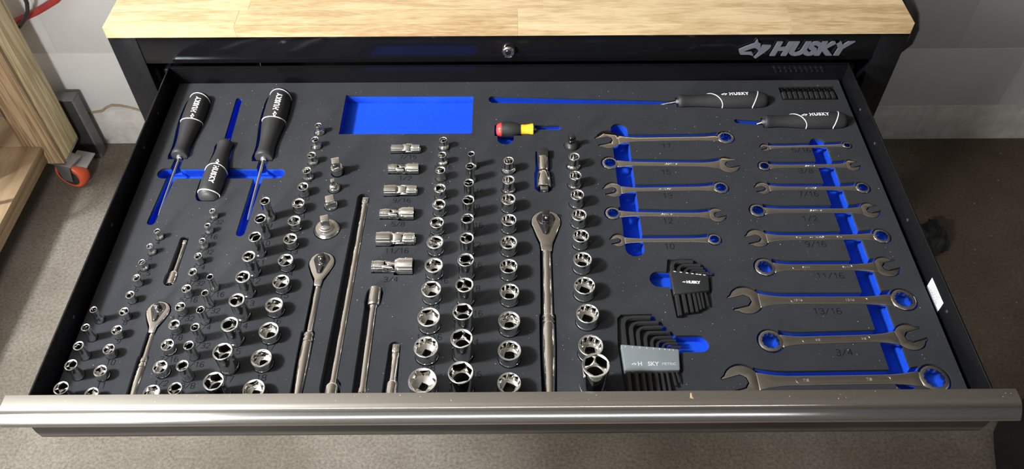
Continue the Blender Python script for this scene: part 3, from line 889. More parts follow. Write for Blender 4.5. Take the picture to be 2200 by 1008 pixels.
for (hx, R, ny, by, ey, rn, rg), a in zip(RATS, RAT_ANG):
    L = hx[1] - ny
    T = hx[1] - ey
    cut(xf(pear(R + 0.0014, L + 0.003, rn + 0.0012), hx, a), -0.0145, True)
    B = hx[1] - by
    cut(xf([(L - 0.002, -rn - 0.0022), (B - 0.0125, -rn - 0.0025), (B - 0.0095, -rg - 0.0022), (B + (T - B) * 0.35, -rg - 0.0022), (T + 0.002, -rg * 0.8 - 0.0024), (T + 0.002, rg * 0.8 + 0.0008), (B + (T - B) * 0.35, rg + 0.0008), (B - 0.0095, rg + 0.0010), (B - 0.0125, rn + 0.0012), (L - 0.002, rn + 0.0008)], hx, a), -0.0143, True)

# ---- extension bars lie in slots wider than themselves, slot shade coloured black
cut(stadium((-0.4475, -0.3270), (-0.4490, -0.3900), 0.0062, 0.0066), -0.0110, True)
cut(stadium((-0.4485, -0.3890), (-0.4485, -0.3960), 0.0086), -0.0110, True)
cut(stadium((-0.2105, -0.2530), (-0.2185, -0.5550), 0.0088, 0.0098), -0.0180, True)
cut(stadium((-0.2148, -0.5520), (-0.2148, -0.5660), 0.0122), -0.0180, True)
cut(stadium((-0.1768, -0.4190), (-0.1780, -0.4320), 0.0112), -0.0135, True)
cut(stadium((-0.1796, -0.4300), (-0.1806, -0.5700), 0.0086), -0.0135, True)
cut(stadium((-0.1437, -0.4985), (-0.1447, -0.5650), 0.0074, 0.0092), -0.0120, True)
# drive joint
cut([(0.0385, -0.1605), (0.0590, -0.1605), (0.0590, -0.200), (0.0610, -0.206), (0.0610, -0.2370), (0.0560, -0.2440), (0.0425, -0.2440), (0.0355, -0.2370), (0.0355, -0.206), (0.0375, -0.200)], -0.0110)
# swivel sockets
for size, x0, x1, y, d0, d1 in SWIVEL:
    big = d0 >= d1
    xm = (x0 + (x1 - x0) * (0.47 if big else 0.53)) / 1000
    for xa, xb, dd, deep_ in ((x0 / 1000 - 0.0006, xm, d0, big), (xm, x1 / 1000 + 0.0006, d1, not big)):
        r = dd / 2000
        cut([(xa, y / 1000 - r - 0.0003), (xb, y / 1000 - r - 0.0003), (xb, y / 1000 + r + 0.0008), (xa, y / 1000 + r + 0.0008)], -(r + 0.0005) + 0.0032, True)
# adapters
ADR = [0.0096, 0.0092, 0.0098, 0.0180, 0.0112]
for (x, y), r in zip(ADAPT, ADR):
    cut(circle(x / 1000, y / 1000, r + 0.0007, 24), SBASE - 0.0002)
# hex key sets
cut([(0.2065, -0.3860), (0.2105, -0.3660), (0.2440, -0.3660), (0.2560, -0.3745), (0.2705, -0.3885), (0.2690, -0.3945), (0.2625, -0.3960), (0.2610, -0.4270), (0.2580, -0.4440), (0.2380, -0.4550), (0.2180, -0.4600), (0.2100, -0.4590), (0.2085, -0.4290)], -0.0046, True)
cut([(0.1315, -0.4990), (0.1345, -0.4590), (0.1400, -0.4535), (0.1790, -0.4530), (0.1920, -0.4670), (0.2100, -0.4920), (0.2130, -0.5050), (0.2080, -0.5060), (0.2065, -0.5420), (0.2050, -0.5530), (0.1930, -0.5660), (0.1800, -0.5720), (0.1360, -0.5720), (0.1330, -0.5400)], -0.0046, True)
cut([(0.1740, -0.4545), (0.1790, -0.4535), (0.2125, -0.4930), (0.2130, -0.5040), (0.2090, -0.5040), (0.2040, -0.4935)], -0.0110)
cut([(0.2410, -0.3675), (0.2440, -0.3665), (0.2560, -0.3750), (0.2700, -0.3880), (0.2640, -0.3880)], -0.0110)

# ================================================================== foam insert
FT = 0.0040                    # thickness of the black top layer over blue
FL, FR_, FK = -0.5402, 0.5402, 0.0006
verts, faces = [], []
def addpoly(poly):
    b = len(verts)
    verts.extend(Vector(p) for p in poly)
    faces.append(list(range(b, b + len(poly))))
def clampp(p):
    return (min(max(p[0], FL + 0.001), FR_ - 0.001), min(max(p[1], FB + 0.0008), FK - 0.001))
def ccw(poly):
    a = sum(poly[i][0] * poly[(i + 1) % len(poly)][1] - poly[(i + 1) % len(poly)][0] * poly[i][1] for i in range(len(poly)))
    return poly if a > 0 else poly[::-1]
addpoly([(FL, FB), (FR_, FB), (FR_, FK), (FL, FK)])
for poly, dep, _dk in POCK:
    pp = []
    for p in ccw([clampp(p) for p in poly]):
        if not pp or math.hypot(p[0] - pp[-1][0], p[1] - pp[-1][1]) > 2e-5: pp.append(p)
    if math.hypot(pp[0][0] - pp[-1][0], pp[0][1] - pp[-1][1]) < 2e-5: pp.pop()
    addpoly(pp)
cv, ce, cf, ov, oe, of = delaunay_2d_cdt(verts, [], faces, 0, 1e-6)
zf, dk = [], []
for t, ids in zip(cf, of):
    z, d_ = (0.0, False) if ids else (None, False)
    for i in ids:
        if i > 0 and POCK[i - 1][1] < z: z, d_ = POCK[i - 1][1], POCK[i - 1][2]
    zf.append(z)
    dk.append(d_)
blk, blu = MB(), MB()
edge = {}
TOPT = []
for k, t in enumerate(cf):
    z = zf[k]
    if z is None: continue
    tri = [(cv[i].x, cv[i].y, z) for i in t]
    (blk if z > -FT or dk[k] else blu).raw(tri, [tuple(range(len(t)))])
    if z == 0.0: TOPT.append([(cv[i].x, cv[i].y) for i in t])
    for a, b in zip(t, list(t[1:]) + [t[0]]):
        edge.setdefault((min(a, b), max(a, b)), []).append(k)
for (a, b), ks in edge.items():
    zs = [zf[k] for k in ks]
    if len(zs) == 1: zs.append(-0.030)
    hi, lo = max(zs), min(zs)
    if hi - lo < 1e-6: continue
    A, B = cv[a], cv[b]
    def quad(mb, z1, z0):
        mb.raw([(A.x, A.y, z1), (B.x, B.y, z1), (B.x, B.y, z0), (A.x, A.y, z0)], [(0, 1, 2, 3)])
    if len(ks) > 1 and dk[ks[0] if zf[ks[0]] < zf[ks[1]] else ks[1]]:
        quad(blk, hi, lo)
        continue
    if hi > -FT: quad(blk, hi, max(lo, -FT))
    if lo < -FT: quad(blu, min(hi, -FT), lo)
foam = empty('foam_insert', (0, -0.29, -0.030), 0, 'black and blue foam insert with cut-outs filling the open drawer', 'foam insert')
def merge_build(mb, name, mt):
    M = Matrix.Translation((0, 0.29, 0.030))
    me = bpy.data.meshes.new(name)
    me.from_pydata([tuple(M @ p) for p in mb.v], [], mb.f)
    bm = bmesh.new()
    bm.from_mesh(me)
    bmesh.ops.remove_doubles(bm, verts=bm.verts, dist=1e-6)
    bmesh.ops.recalc_face_normals(bm, faces=bm.faces)
    bm.to_mesh(me)
    bm.free()
    return mesh_obj(name, me, mt, foam)
merge_build(blk, 'top_layer', M_foam_black)
merge_build(blu, 'base_layer', M_foam_blue)
for grp, lst in MARKS.items():
    for t, x, y in lst:
        hgt = 0.0086 if grp in 'MS' else (0.0070 if grp in 'BCD' else 0.0078)
        q = mark(t, x / 1000, y / 1000, hgt)
        q.v = [p + Vector((0, 0.29, 0.030)) for p in q.v]
        q.build('size_marking', M_mark, foam, smooth=0)

# ================================================================== sockets
def polyr(a, r, n, ph=0.0):
    s = 2 * math.pi / n
    return r * math.cos(s / 2) / math.cos(((a + ph) % s) - s / 2)


def socket_mesh(rt, rbase, h, points, deep, drive, rot=0.0, band=False):
    """ring stack: bottom, flare, barrel, rim, broach, drive hole"""
    N = 48
    H = h - SBASE
    rin = rt * 0.862
    def circ(r, z): return [(r * math.cos(2 * math.pi * i / N), r * math.sin(2 * math.pi * i / N), z) for i in range(N)]
    def broach(r, z):
        out = []
        for i in range(N):
            a = 2 * math.pi * i / N
            if points == 6: rr = polyr(a, r, 6)
            else: rr = max(polyr(a, r, 6), polyr(a, r, 6, math.pi / 6))
            out.append((rr * math.cos(a + rot), rr * math.sin(a + rot), z))
        return out
    def square(hs, z):
        return [(polyr(2 * math.pi * i / N, hs * 1.4142, 4) * math.cos(2 * math.pi * i / N + rot + 0.26), polyr(2 * math.pi * i / N, hs * 1.4142, 4) * math.sin(2 * math.pi * i / N + rot + 0.26), z) for i in range(N)]
    rs = [circ(rbase * 0.93, SBASE), circ(rbase, SBASE + 0.0006)]
    if rbase > rt * 1.04:
        zf_ = 0.0022 + 0.10 * h if deep else 0.0020 + 0.10 * h
        rs += [circ(rbase, zf_), circ(rbase * 0.97, zf_ + 0.0005), circ(rt + (rbase - rt) * 0.42, zf_ + (0.0030 if deep else 0.0022)), circ(rt, zf_ + (0.006 if deep else 0.0046))]
    else:
        zb = 0.30 * h if band else 0.14 * h
        rs += [circ(rbase, zb), circ(rbase * 0.965, zb + 0.0004), circ(rbase * 0.965, zb + 0.0012), circ(rt, zb + 0.0016)]
    rs += [circ(rt, h - 0.0010), circ(rt * 0.99, h - 0.0004), circ(rt * 0.968, h), circ(rt * 0.935, h - 0.0001)]
    rs += [broach(rin * 1.07, h - 0.0012), broach(rin * 1.055, h - 0.0020)]
    dp = H * (0.48 if not deep else 0.40)
    rs += [broach(rin * 1.055, h - dp)]
    if deep:
        zh = h - dp - 0.0006
        rs += [circ(rin * 0.80, zh), circ(rin * 0.78, SBASE + 0.006), square(drive, SBASE + 0.0055)]
    else:
        hs = min(drive, rin * 0.56)
        zh = h - dp - 0.0006 - (rin * 0.86 - hs * 1.25) * 0.42
        rs += [circ(rin * 0.86, h - dp - 0.0004), circ(hs * 1.36, zh + 0.0002), square(hs, zh)]
        drive = hs
    rs += [square(min(drive, rin * 0.62), SBASE + 0.0015)]
    m = MB()
    m.rings(rs, True, True)
    m.bore = (zh, rin * 0.83)
    return m


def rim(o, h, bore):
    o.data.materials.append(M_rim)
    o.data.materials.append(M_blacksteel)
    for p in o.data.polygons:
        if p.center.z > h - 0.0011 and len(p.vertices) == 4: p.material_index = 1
        elif p.center.z < bore[0] - 0.0003 and math.hypot(p.center.x, p.center.y) < bore[1]: p.material_index = 2  # darkness of the bore and drive hole is put into their colour
    return o


ORD = ['first', 'second', 'third', 'fourth', 'fifth', 'sixth', 'seventh', 'eighth', 'ninth', 'tenth', 'eleventh', 'twelfth', 'thirteenth', 'fourteenth']
ROWTXT = {
 'A': ('narrow deep chrome socket', 'row along the left drawer wall', 6, True, 0.0033),
 'B': ('short chrome socket', 'row left of the smallest ratchet', 6, False, 0.0033),
 'C': ('short chrome socket', 'row right of the smallest ratchet', 6, False, 0.0033),
 'D': ('slim deep chrome socket', 'short row of slim deep ones', 6, True, 0.0033),
 'E': ('tall deep chrome socket', 'row left of centre', 6, True, 0.0048),
 'F': ('short chrome socket', 'row just left of the middle ratchet', 6, False, 0.0048),
 'I': ('short chrome socket', 'row right of the swivel sockets', 6, False, 0.0048),
 'J': ('tall deep chrome socket', 'row in the drawer centre', 6, True, 0.0048),
 'K': ('twelve-point chrome socket', 'row just left of the largest ratchet', 12, False, 0.0064),
 'L': ('twelve-point chrome socket', 'row just right of the largest ratchet', 12, False, 0.0064),
}
rs_ = random.Random(11)
for row, (kind, where, pts_, deep, drv) in ROWTXT.items():
    for i, (x, y, d, h) in enumerate(ROWS[row]):
        pp = 12 if (row == 'I' and i == 10) or (row == 'A' and False) else pts_
        q = socket_mesh(d / 2000, rb(row, d), h / 1000, pp, deep, drv, rs_.uniform(0, 1.05), band=(row in 'E' and i < 2))
        o = q.build('deep_socket' if deep else 'socket', M_chrome, None, smooth=32, loc=(x / 1000, y / 1000, 0))
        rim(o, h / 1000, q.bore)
        tag(o, '%s, %s from the back in the %s' % (kind, ORD[i], where), 'socket', 'sockets: ' + where)
# the big loose socket standing on the foam in front of the row
x, y, d, h = ROWS['X'][0]
_sb = SBASE
SBASE = 0.0003
q = socket_mesh(d / 2000, d / 2000, h / 1000, 6, True, 0.0064, 0.45)
SBASE = _sb
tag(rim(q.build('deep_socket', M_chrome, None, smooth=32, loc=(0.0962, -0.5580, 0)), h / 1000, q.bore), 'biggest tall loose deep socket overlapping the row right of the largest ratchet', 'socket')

# ================================================================== combination wrenches
def prism_hole(m, outer, inner, z0, z1, ch):
    """ring with matched outer and inner loops"""
    n = len(outer)
    def sc(pts, k): return [(p[0] * k, p[1] * k) for p in pts]
    ro = math.hypot(*outer[0])
    rs = []
    rs.append([(p[0], p[1], z0) for p in inner])
    rs.append([(p[0], p[1], z0) for p in sc(outer, 1 - ch / ro)])
    rs.append([(p[0], p[1], z0 + ch) for p in outer])
    rs.append([(p[0], p[1], z1 - ch) for p in outer])
    rs.append([(p[0], p[1], z1 - ch * 0.3) for p in sc(outer, 1 - ch * 0.5 / ro)])
    rs.append([(p[0], p[1], z1) for p in sc(outer, 1 - ch * 1.2 / ro)])
    ri = max(math.hypot(*p) for p in inner)
    rs.append([(p[0] * 1.05, p[1] * 1.05, z1) for p in inner])
    rs.append([(p[0], p[1], z1 - ch) for p in inner])
    rs.append([(p[0], p[1], z0) for p in inner])
    m.rings(rs, False, False)


WPLACE = {'17': 'topmost of the five metric ones beside the left blue slot', '15': 'second of five across the left blue slot', '13': 'third of five across the left blue slot', '12': 'fourth of five across the left blue slot', '10': 'lowest and shortest across the left blue slot',
 '5/16': 'smallest, at the back across the right blue slot', '3/8': 'second from the back across the right slot', '7/16': 'third from the back across the right slot', '1/2': 'fourth from the back across the right slot', '9/16': 'fifth from the back across the right slot', '11/16': 'sixth from the back across the right slot', '13/16': 'seventh from the back across the right slot', '3/4': 'eighth from the back across the right slot', '7/8': 'largest, nearest the aluminium pull'}
for n_, (size, j, ang, L, R, w, sw_, Rr) in enumerate(WR):
    big = size in ('11/16', '13/16', '3/4', '7/8')
    mt = M_satin if big else M_chrome
    kind = 'satin steel combination wrench' if big else 'chrome combination wrench'
    t = empty('combination_wrench', (j[0], j[1], -0.0112), ang, '%s, %s' % (kind, WPLACE[size]), 'wrench', 'metric wrenches' if n_ < 5 else 'inch wrenches')
    zt = 0.0105                                                 # top of the shaft above the thing's base (just over the foam)
    tj = 0.0028 + R * 0.16
    q = MB().prism(xf(jaw_outline(R, w), (0, 0), math.pi + math.radians(15)), zt - 0.0012 - tj, zt - 0.0004)
    q.build('open_jaw', mt, t, bevel=min(0.0007, R * 0.035), seg=2, bang=50)
    # shaft with a raised rim
    so = shaft_outline(R * 0.80, L - Rr * 0.86, sw_, R * 1.15, Rr * 1.25)
    q = MB().prism(so, zt - 0.0045 - sw_ * 0.08, zt)
    sh = q.build('shaft', mt, t, bevel=min(0.0016, sw_ * 0.16), seg=3, bang=50)
    if big:
        pn = stadium((R * 1.0 + 0.20 * L, 0), (0.78 * L - Rr * 0.3, 0), sw_ * 0.30)
        pi = stadium((R * 1.0 + 0.20 * L, 0), (0.78 * L - Rr * 0.3, 0), sw_ * 0.25)
        k = len(pn)
        q = MB().rings([[(a, b, zt - 0.0004) for a, b in pn], [(a, b, zt + 0.0005) for a, b in pn], [(a, b, zt + 0.0005) for a, b in pi], [(a, b, zt - 0.0002) for a, b in pi]], False, False)
        q.build('panel_rim', mt, sh, smooth=30)
    # ring, seated slightly proud
    q = MB()
    prism_hole(q, circle(0, 0, Rr, 48), star12(Rr * 0.70), zt - 0.0042 - Rr * 0.12, zt + 0.0012, Rr * 0.11)
    M = Matrix.Translation((L, 0, 0))
    q.v = [M @ p for p in q.v]
    q.build('box_end', mt, t, smooth=30)
    # stamped lettering
    upside = math.cos(ang) < 0
    if size in ('9/16', '11/16', '13/16', '3/4', '7/8'):
        for fx in (0.33, 0.66):
            vs, fs = text(size, sw_ * 0.42, 0.0002)
            q = MB().raw(vs, fs, Matrix.Translation((L * fx, 0, zt + 0.0001)))
            q.build('size_stamp', M_rim, sh, smooth=0)
    if not big and size not in ('5/16', '17', '10'):
        vs, fs = text('HUSKY', sw_ * 0.46, 0.0002, 0.0001, 0.2)
        q = MB().raw(vs, fs, Matrix.Translation((L * 0.5, 0, zt + 0.0001)))
        vs, fs = emblem(sw_ * 0.30, L * 0.5 - sw_ * 1.15, 0, 0.0002)
        q.raw(vs, fs, Matrix.Translation((0, 0, zt + 0.0001)))
        q.build('maker_stamp', M_rim, sh, smooth=0)

# ================================================================== screwdrivers
def wrap_text(mb, vs, fs, s_mid, Lh, r, off, lift=0.00025):
    """lay flat lettering round the grip; text runs from the neck to the butt (local -x)"""
    out = []
    for v in vs:
        s = s_mid - v.x
        rr = r * hrad(min(max(s / Lh, 0.02), 1)) + lift
        a = off + v.y / rr
        # local frame: x butt->neck, y left, z up; letters' tops point to -y
        out.append((s, -rr * math.sin(a), rr * math.cos(a)))
    mb.raw(out, fs)


def subdiv(vs, fs):
    return vs, fs


def screwdriver(label, b, n, r, tip, ztip, rsh, toff, lines, text_at=0.27, tsize=None, za=0.002, group='black-handled screwdrivers'):
    Lh = math.hypot(n[0] - b[0], n[1] - b[1])
    a = math.atan2(n[1] - b[1], n[0] - b[0])
    t = empty('screwdriver', (b[0], b[1], za), a, label, 'screwdriver', group)
    q = MB().lathe([(s * Lh, max(k, 0.0005) * r) for s, k in HPROF], 36)
    h = q.build('handle', M_rubber, t, smooth=40)
    # collar between grip and neck
    q = MB()
    for s0, wave, tilt in lines:
        path = []
        for i in range(49):
            th = 2 * math.pi * i / 48
            s = s0 * Lh + wave * r * (abs(math.cos(th / 1.0)) - 0.5) + tilt * r * math.sin(th)
            rr = r * hrad(s / Lh) + 0.00005
            path.append((s, rr * math.sin(th), rr * math.cos(th)))
        q2 = MB().tube(path, 0.00075, 6)
        q2.build('trim_line', M_white, h, smooth=60)
    ts = tsize or r * 0.60
    q = MB()
    vs, fs = text('HUSKY', ts, 0.0, ts * 0.05, 0.0, 'CENTER', 1.14)
    wrap_text(q, vs, fs, text_at * Lh, Lh, r, toff)
    wx = max(v.x for v in vs)
    vs, fs = emblem(ts * 0.62, -wx - ts * 0.72, 0)
    wrap_text(q, [Vector(v) for v in vs], fs, text_at * Lh, Lh, r, toff, 0.0004)
    q.build('printed_logo', M_white, h, smooth=0)
    # steel ferrule and blade
    q = MB().lathe([(Lh - 0.001, 0.001), (Lh - 0.001, r * 0.26), (Lh + 0.003, r * 0.22), (Lh + 0.0034, rsh)], 20)
    q.build('ferrule', M_galv, t)
    if tip is not None:
        c, s_ = math.cos(-a), math.sin(-a)
        tx, ty = tip[0] - b[0], tip[1] - b[1]
        lt = Vector((tx * c - ty * s_, tx * s_ + ty * c, ztip - za))
        st = Vector((Lh, 0, 0))
        d = (lt - st)
        q = MB().tube([st, st + d * 0.5, st + d * 0.94, lt], [rsh, rsh, rsh, rsh * 0.45], 14)
        q.build('blade', M_chrome, t)
    return t


LN = [(0.075, -0.22, 0.10), (0.48, 0.30, 0.0)]
S = SDS
screwdriver('leftmost black-handled screwdriver, tilted blade in a blue slot', S[0][0], S[0][1], S[0][2], (-0.5005, -0.2760), -0.0095, 0.0019, -0.30, LN)
screwdriver('black-handled screwdriver lying reversed between two others, butt nearest the viewer', S[1][0], S[1][1], S[1][2], (-0.4340, -0.1250), -0.006, 0.0025, 0.25, LN, text_at=0.32)
screwdriver('third black-handled screwdriver from the left, blade pointing at the viewer', S[2][0], S[2][1], S[2][2], (-0.3718, -0.2850), -0.0095, 0.0023, -0.25, LN)
screwdriver('black-handled screwdriver at the back with a very long narrow slot', S[3][0], S[3][1], S[3][2], (0.235, -0.0515), -0.0080, 0.0020, 0.02, [(0.14, -0.2, 0.35), (0.60, -0.1, -0.80)], text_at=0.34)
screwdriver('short black-handled screwdriver below the row of bits at the back right', S[4][0], S[4][1], S[4][2], (0.386, -0.1005), -0.004, 0.0020, 0.02, [(0.14, -0.2, 0.35), (0.60, -0.1, -0.80)], text_at=0.36)
# stubby driver with a red cap and a yellow collar
t = empty('stubby_screwdriver', (-0.021, -0.1140, 0.0005), 0, 'stubby screwdriver with red cap, black grip and yellow collar', 'screwdriver')
MB().lathe([(0.0, 0.002), (0.0006, 0.0070), (0.003, 0.0098), (0.0075, 0.0112), (0.0085, 0.0112), (0.0085, 0.002)], 28).build('cap', M_red, t)
MB().lathe([(0.0085, 0.002), (0.0085, 0.0117), (0.016, 0.0128), (0.024, 0.0126), (0.031, 0.0110), (0.0375, 0.0088), (0.038, 0.0086), (0.038, 0.001)], 28).build('grip', M_rubber, t)
MB().lathe([(0.0381, 0.001), (0.0381, 0.0082), (0.044, 0.0080), (0.050, 0.0086), (0.0545, 0.0098), (0.0572, 0.0096), (0.0576, 0.006), (0.0576, 0.001)], 28).build('collar', M_yellow, t)
MB().lathe([(0.0576, 0.0005), (0.0576, 0.0028), (0.062, 0.0028), (0.062, 0.0005)], 16).build('blade', M_dark_steel, t)

# ================================================================== driver bits
for i in range(10):
    x = 0.4432 + i * 0.00868
    t = empty('driver_bit', (x, -0.0180, -0.0012), -math.pi / 2, 'short black driver bit, %s from the left in the row of bits' % ORD[i], 'driver bit', 'driver bits in one pocket')
    q = MB().tube([(0.012, 0, 0), (0.0275, 0, 0)], 0.0040, 6, rot=math.pi / 6)
    q.build('shank', M_blacksteel, t, smooth=20)
    q = MB().tube([(0.0, 0, 0), (0.002, 0, 0), (0.007, 0, 0), (0.0095, 0, 0), (0.012, 0, 0)], [0.0012, 0.0026, 0.0027, 0.0024, 0.0036], 10)
    q.build('bit_tip', M_dark_steel, t, smooth=40)

# ================================================================== ratchets
RLAB = ['smallest ratchet with a chrome handle at the lower left', 'medium ratchet with a round head beside the long extension bar', 'largest ratchet with a round head between two socket rows']
for (hx, R, ny, by, ey, rn, rg), a, lb, dh in zip(RATS, RAT_ANG, RLAB, (0.0029, 0.0037, 0.0052)):
    zb = -0.0140
    t = empty('ratchet', (hx[0], hx[1], zb), a, lb, 'ratchet', 'ratchets')
    L, B, T = hx[1] - ny, hx[1] - by, hx[1] - ey
    zt = 0.0165                                        # head top
    h = MB().prism(pear(R, L, rn), 0.003, zt).build('head', M_chrome, t, bevel=0.0016, seg=3, bang=50, smooth=50)
    # dark recessed mechanism
    q = MB().prism(stadium((-0.20 * R, 0), (R * 0.90, 0), R * 0.66, R * 0.26, 12), zt - 0.0004, zt + 0.0002)
    mp_ = q.build('mechanism_plate', M_blacksteel, h, bevel=0.0002, seg=1)
    q = MB().lathe([(zt, 0.001), (zt, R * 0.56), (zt + 0.0009, R * 0.52), (zt + 0.0009, R * 0.34), (zt + 0.0016, R * 0.32), (zt + 0.0016, 0.001)], 32, Matrix.Translation((-0.24 * R, 0, 0)), axis='z')
    q.build('gear_cover', M_dark_steel, mp_, smooth=35)
    q = MB().prism([(R * 0.45, -R * 0.20), (R * 0.98, -R * 0.10), (R * 1.06, 0), (R * 0.98, R * 0.10), (R * 0.45, R * 0.20)], zt, zt + 0.0024)
    q.build('selector_lever', M_dark_steel, mp_, bevel=0.0006, seg=2)
    c = -0.28 * R
    q = MB().box(c - dh, c + dh, -dh, dh, zt, zt + 0.004 + dh * 1.7)
    dp = q.build('drive_post', M_dark_steel, t, bevel=dh * 0.22, seg=3)
    q = MB().lathe([(-dh * 0.5, 0.0002), (-dh * 0.4, dh * 0.28), (-dh * 0.15, dh * 0.42), (dh * 0.1, dh * 0.45)], 14, Matrix.Translation((c + dh * 0.9, 0, zt + 0.0025 + dh)) @ Matrix.Rotation(math.pi, 4, 'Z'))
    q.build('detent_ball', M_chrome, dp)
    q = MB().lathe([(zt + 0.0040 + dh * 1.7, 0.0002), (zt + 0.0043 + dh * 1.7, dh * 0.45), (zt + 0.0044 + dh * 1.7, dh * 0.30), (zt + 0.0030 + dh * 1.7, dh * 0.28), (zt + 0.0030 + dh * 1.7, 0.0002)], 16, Matrix.Translation((c, 0, 0)), axis='z')
    q.build('release_button', M_blacksteel, dp)
    zc_ = 0.0095
    M = Matrix.Translation((0, 0, zc_))
    q = MB().lathe([(L * 0.82, rn * 0.9), (L, rn * 1.02), (L + (B - L) * 0.3, rn), (B - 0.012, rn * 1.08), (B - 0.009, rg * 0.85)], 24, M)
    q.build('neck', M_chrome, t, smooth=45)
    q = MB().lathe([(B - 0.009, rg * 0.7), (B - 0.0085, rg * 0.93), (B - 0.0065, rg), (B - 0.004, rg * 0.97), (B - 0.0035, rg * 0.86), (B - 0.001, rg * 0.86), (B - 0.0005, rg * 0.99), (B + 0.003, rg * 1.0), (B + 0.0035, rg * 0.88), (B + 0.005, rg * 0.88), (B + 0.0055, rg * 0.7)], 28, M)
    q.build('knurled_band', M_chrome, t, smooth=30)
    e = T - B
    q = MB().lathe([(B + 0.005, rg * 0.7), (B + 0.0055, rg * 0.97), (B + 0.10 * e, rg * 0.98), (B + 0.35 * e, rg * 1.0), (B + 0.6 * e, rg * 0.9), (B + 0.8 * e, rg * 0.74), (B + 0.93 * e, rg * 0.66), (T, rg * 0.70), (T + 0.001, rg * 0.55)], 28, M)
    q.build('grip', M_chrome, t, smooth=45)

# ================================================================== extension bars
def extension(label, p_tip, p_end, rsh, rsock, lsock, za, tip_first=True):
    a = math.atan2(p_end[1] - p_tip[1], p_end[0] - p_tip[0])
    L = math.hypot(p_end[0] - p_tip[0], p_end[1] - p_tip[1])
    t = empty('extension_bar', (p_tip[0], p_tip[1], za), a, label, 'extension bar', 'extension bars')
    hs = rsh * 0.98
    q = MB().box(0, hs * 2.4, -hs, hs, -hs, hs)
    dp = q.build('square_tip', M_satin, t, bevel=hs * 0.25, seg=2)
    MB().lathe([(0, 0.0002), (0.0001, hs * 0.4), (hs * 0.35, hs * 0.5), (hs * 0.6, hs * 0.45)], 12, Matrix.Translation((hs * 1.2, 0, hs * 1.35)) @ Matrix.Rotation(math.pi / 2, 4, 'Y')).build('detent_ball', M_chrome, dp)
    q = MB().lathe([(hs * 2.3, rsh * 0.8), (hs * 2.6, rsh * 1.18), (hs * 3.6, rsh * 1.18), (hs * 4.2, rsh), (L - lsock - rsh * 1.2, rsh), (L - lsock, rsh * 1.25)], 22)
    q.build('shaft', M_chrome, t, smooth=40)
    q = MB().lathe([(L - lsock - 0.001, rsh * 1.0), (L - lsock, rsock * 0.88), (L - lsock + 0.0015, rsock * 0.97), (L - lsock + 0.003, rsock), (L - 0.004, rsock), (L - 0.0036, rsock * 0.95), (L - 0.0022, rsock * 0.95), (L - 0.0018, rsock), (L - 0.0004, rsock), (L, rsock * 0.93), (L, rsh * 1.1), (L - 0.004, rsh), (L - 0.004, 0.0005)], 26)
    q.build('socket_end', M_chrome, t, smooth=30)
    return t


extension('shortest thin extension bar with its socket end towards the viewer', (-0.4463, -0.3275), (-0.4472, -0.4020), 0.0027, 0.0061, 0.020, -0.003)
extension('longest extension bar running beside the medium ratchet', (-0.2068, -0.2520), (-0.2140, -0.5735), 0.0046, 0.0086, 0.024, -0.003)
extension('medium extension bar with its socket end at the far end', (-0.1772, -0.5735), (-0.1764, -0.4100), 0.0049, 0.0086, 0.027, -0.003)
extension('short extension bar with a square tip pointing away, near the pull', (-0.1416, -0.4952), (-0.1424, -0.5735), 0.0047, 0.0076, 0.027, -0.003)

# ================================================================== drive joint lying in its slot
t = empty('drive_joint', (0.0492, -0.1620, 0.0005), -math.pi / 2, 'chrome drive joint with a dark end, lying behind the largest ratchet', 'drive joint')
MB().box(0.0, 0.016, -0.0082, 0.0082, -0.0085, 0.0085).build('dark_end', M_blacksteel, t, bevel=0.0016)
MB().lathe([(0.0155, 0.003), (0.016, 0.0086), (0.030, 0.0084), (0.038, 0.0078), (0.0412, 0.0066), (0.0425, 0.003)], 28, Matrix.Translation((0, 0, 0.0006))).build('upper_barrel', M_chrome, t, smooth=35)
q = MB().lathe([(0.044, 0.004), (0.0445, 0.0088), (0.048, 0.0100), (0.060, 0.0106), (0.0735, 0.0108), (0.0745, 0.0104), (0.0748, 0.0084), (0.0705, 0.0080), (0.0705, 0.001)], 32)
q.build('lower_barrel', M_chrome, t, smooth=35)
MB().lathe([(0.041, 0.002), (0.0412, 0.0058), (0.0448, 0.0058), (0.045, 0.002)], 20).build('pivot', M_dark_steel, t)
q = MB().box(0.0700, 0.0815, -0.0058, 0.0058, -0.0058, 0.0058).build('square_end', M_satin, t, bevel=0.0010, seg=2)
MB().lathe([(0.0815, 0.0022), (0.0821, 0.0016), (0.0824, 0.0003)], 14).build('detent_ball', M_chrome, q)

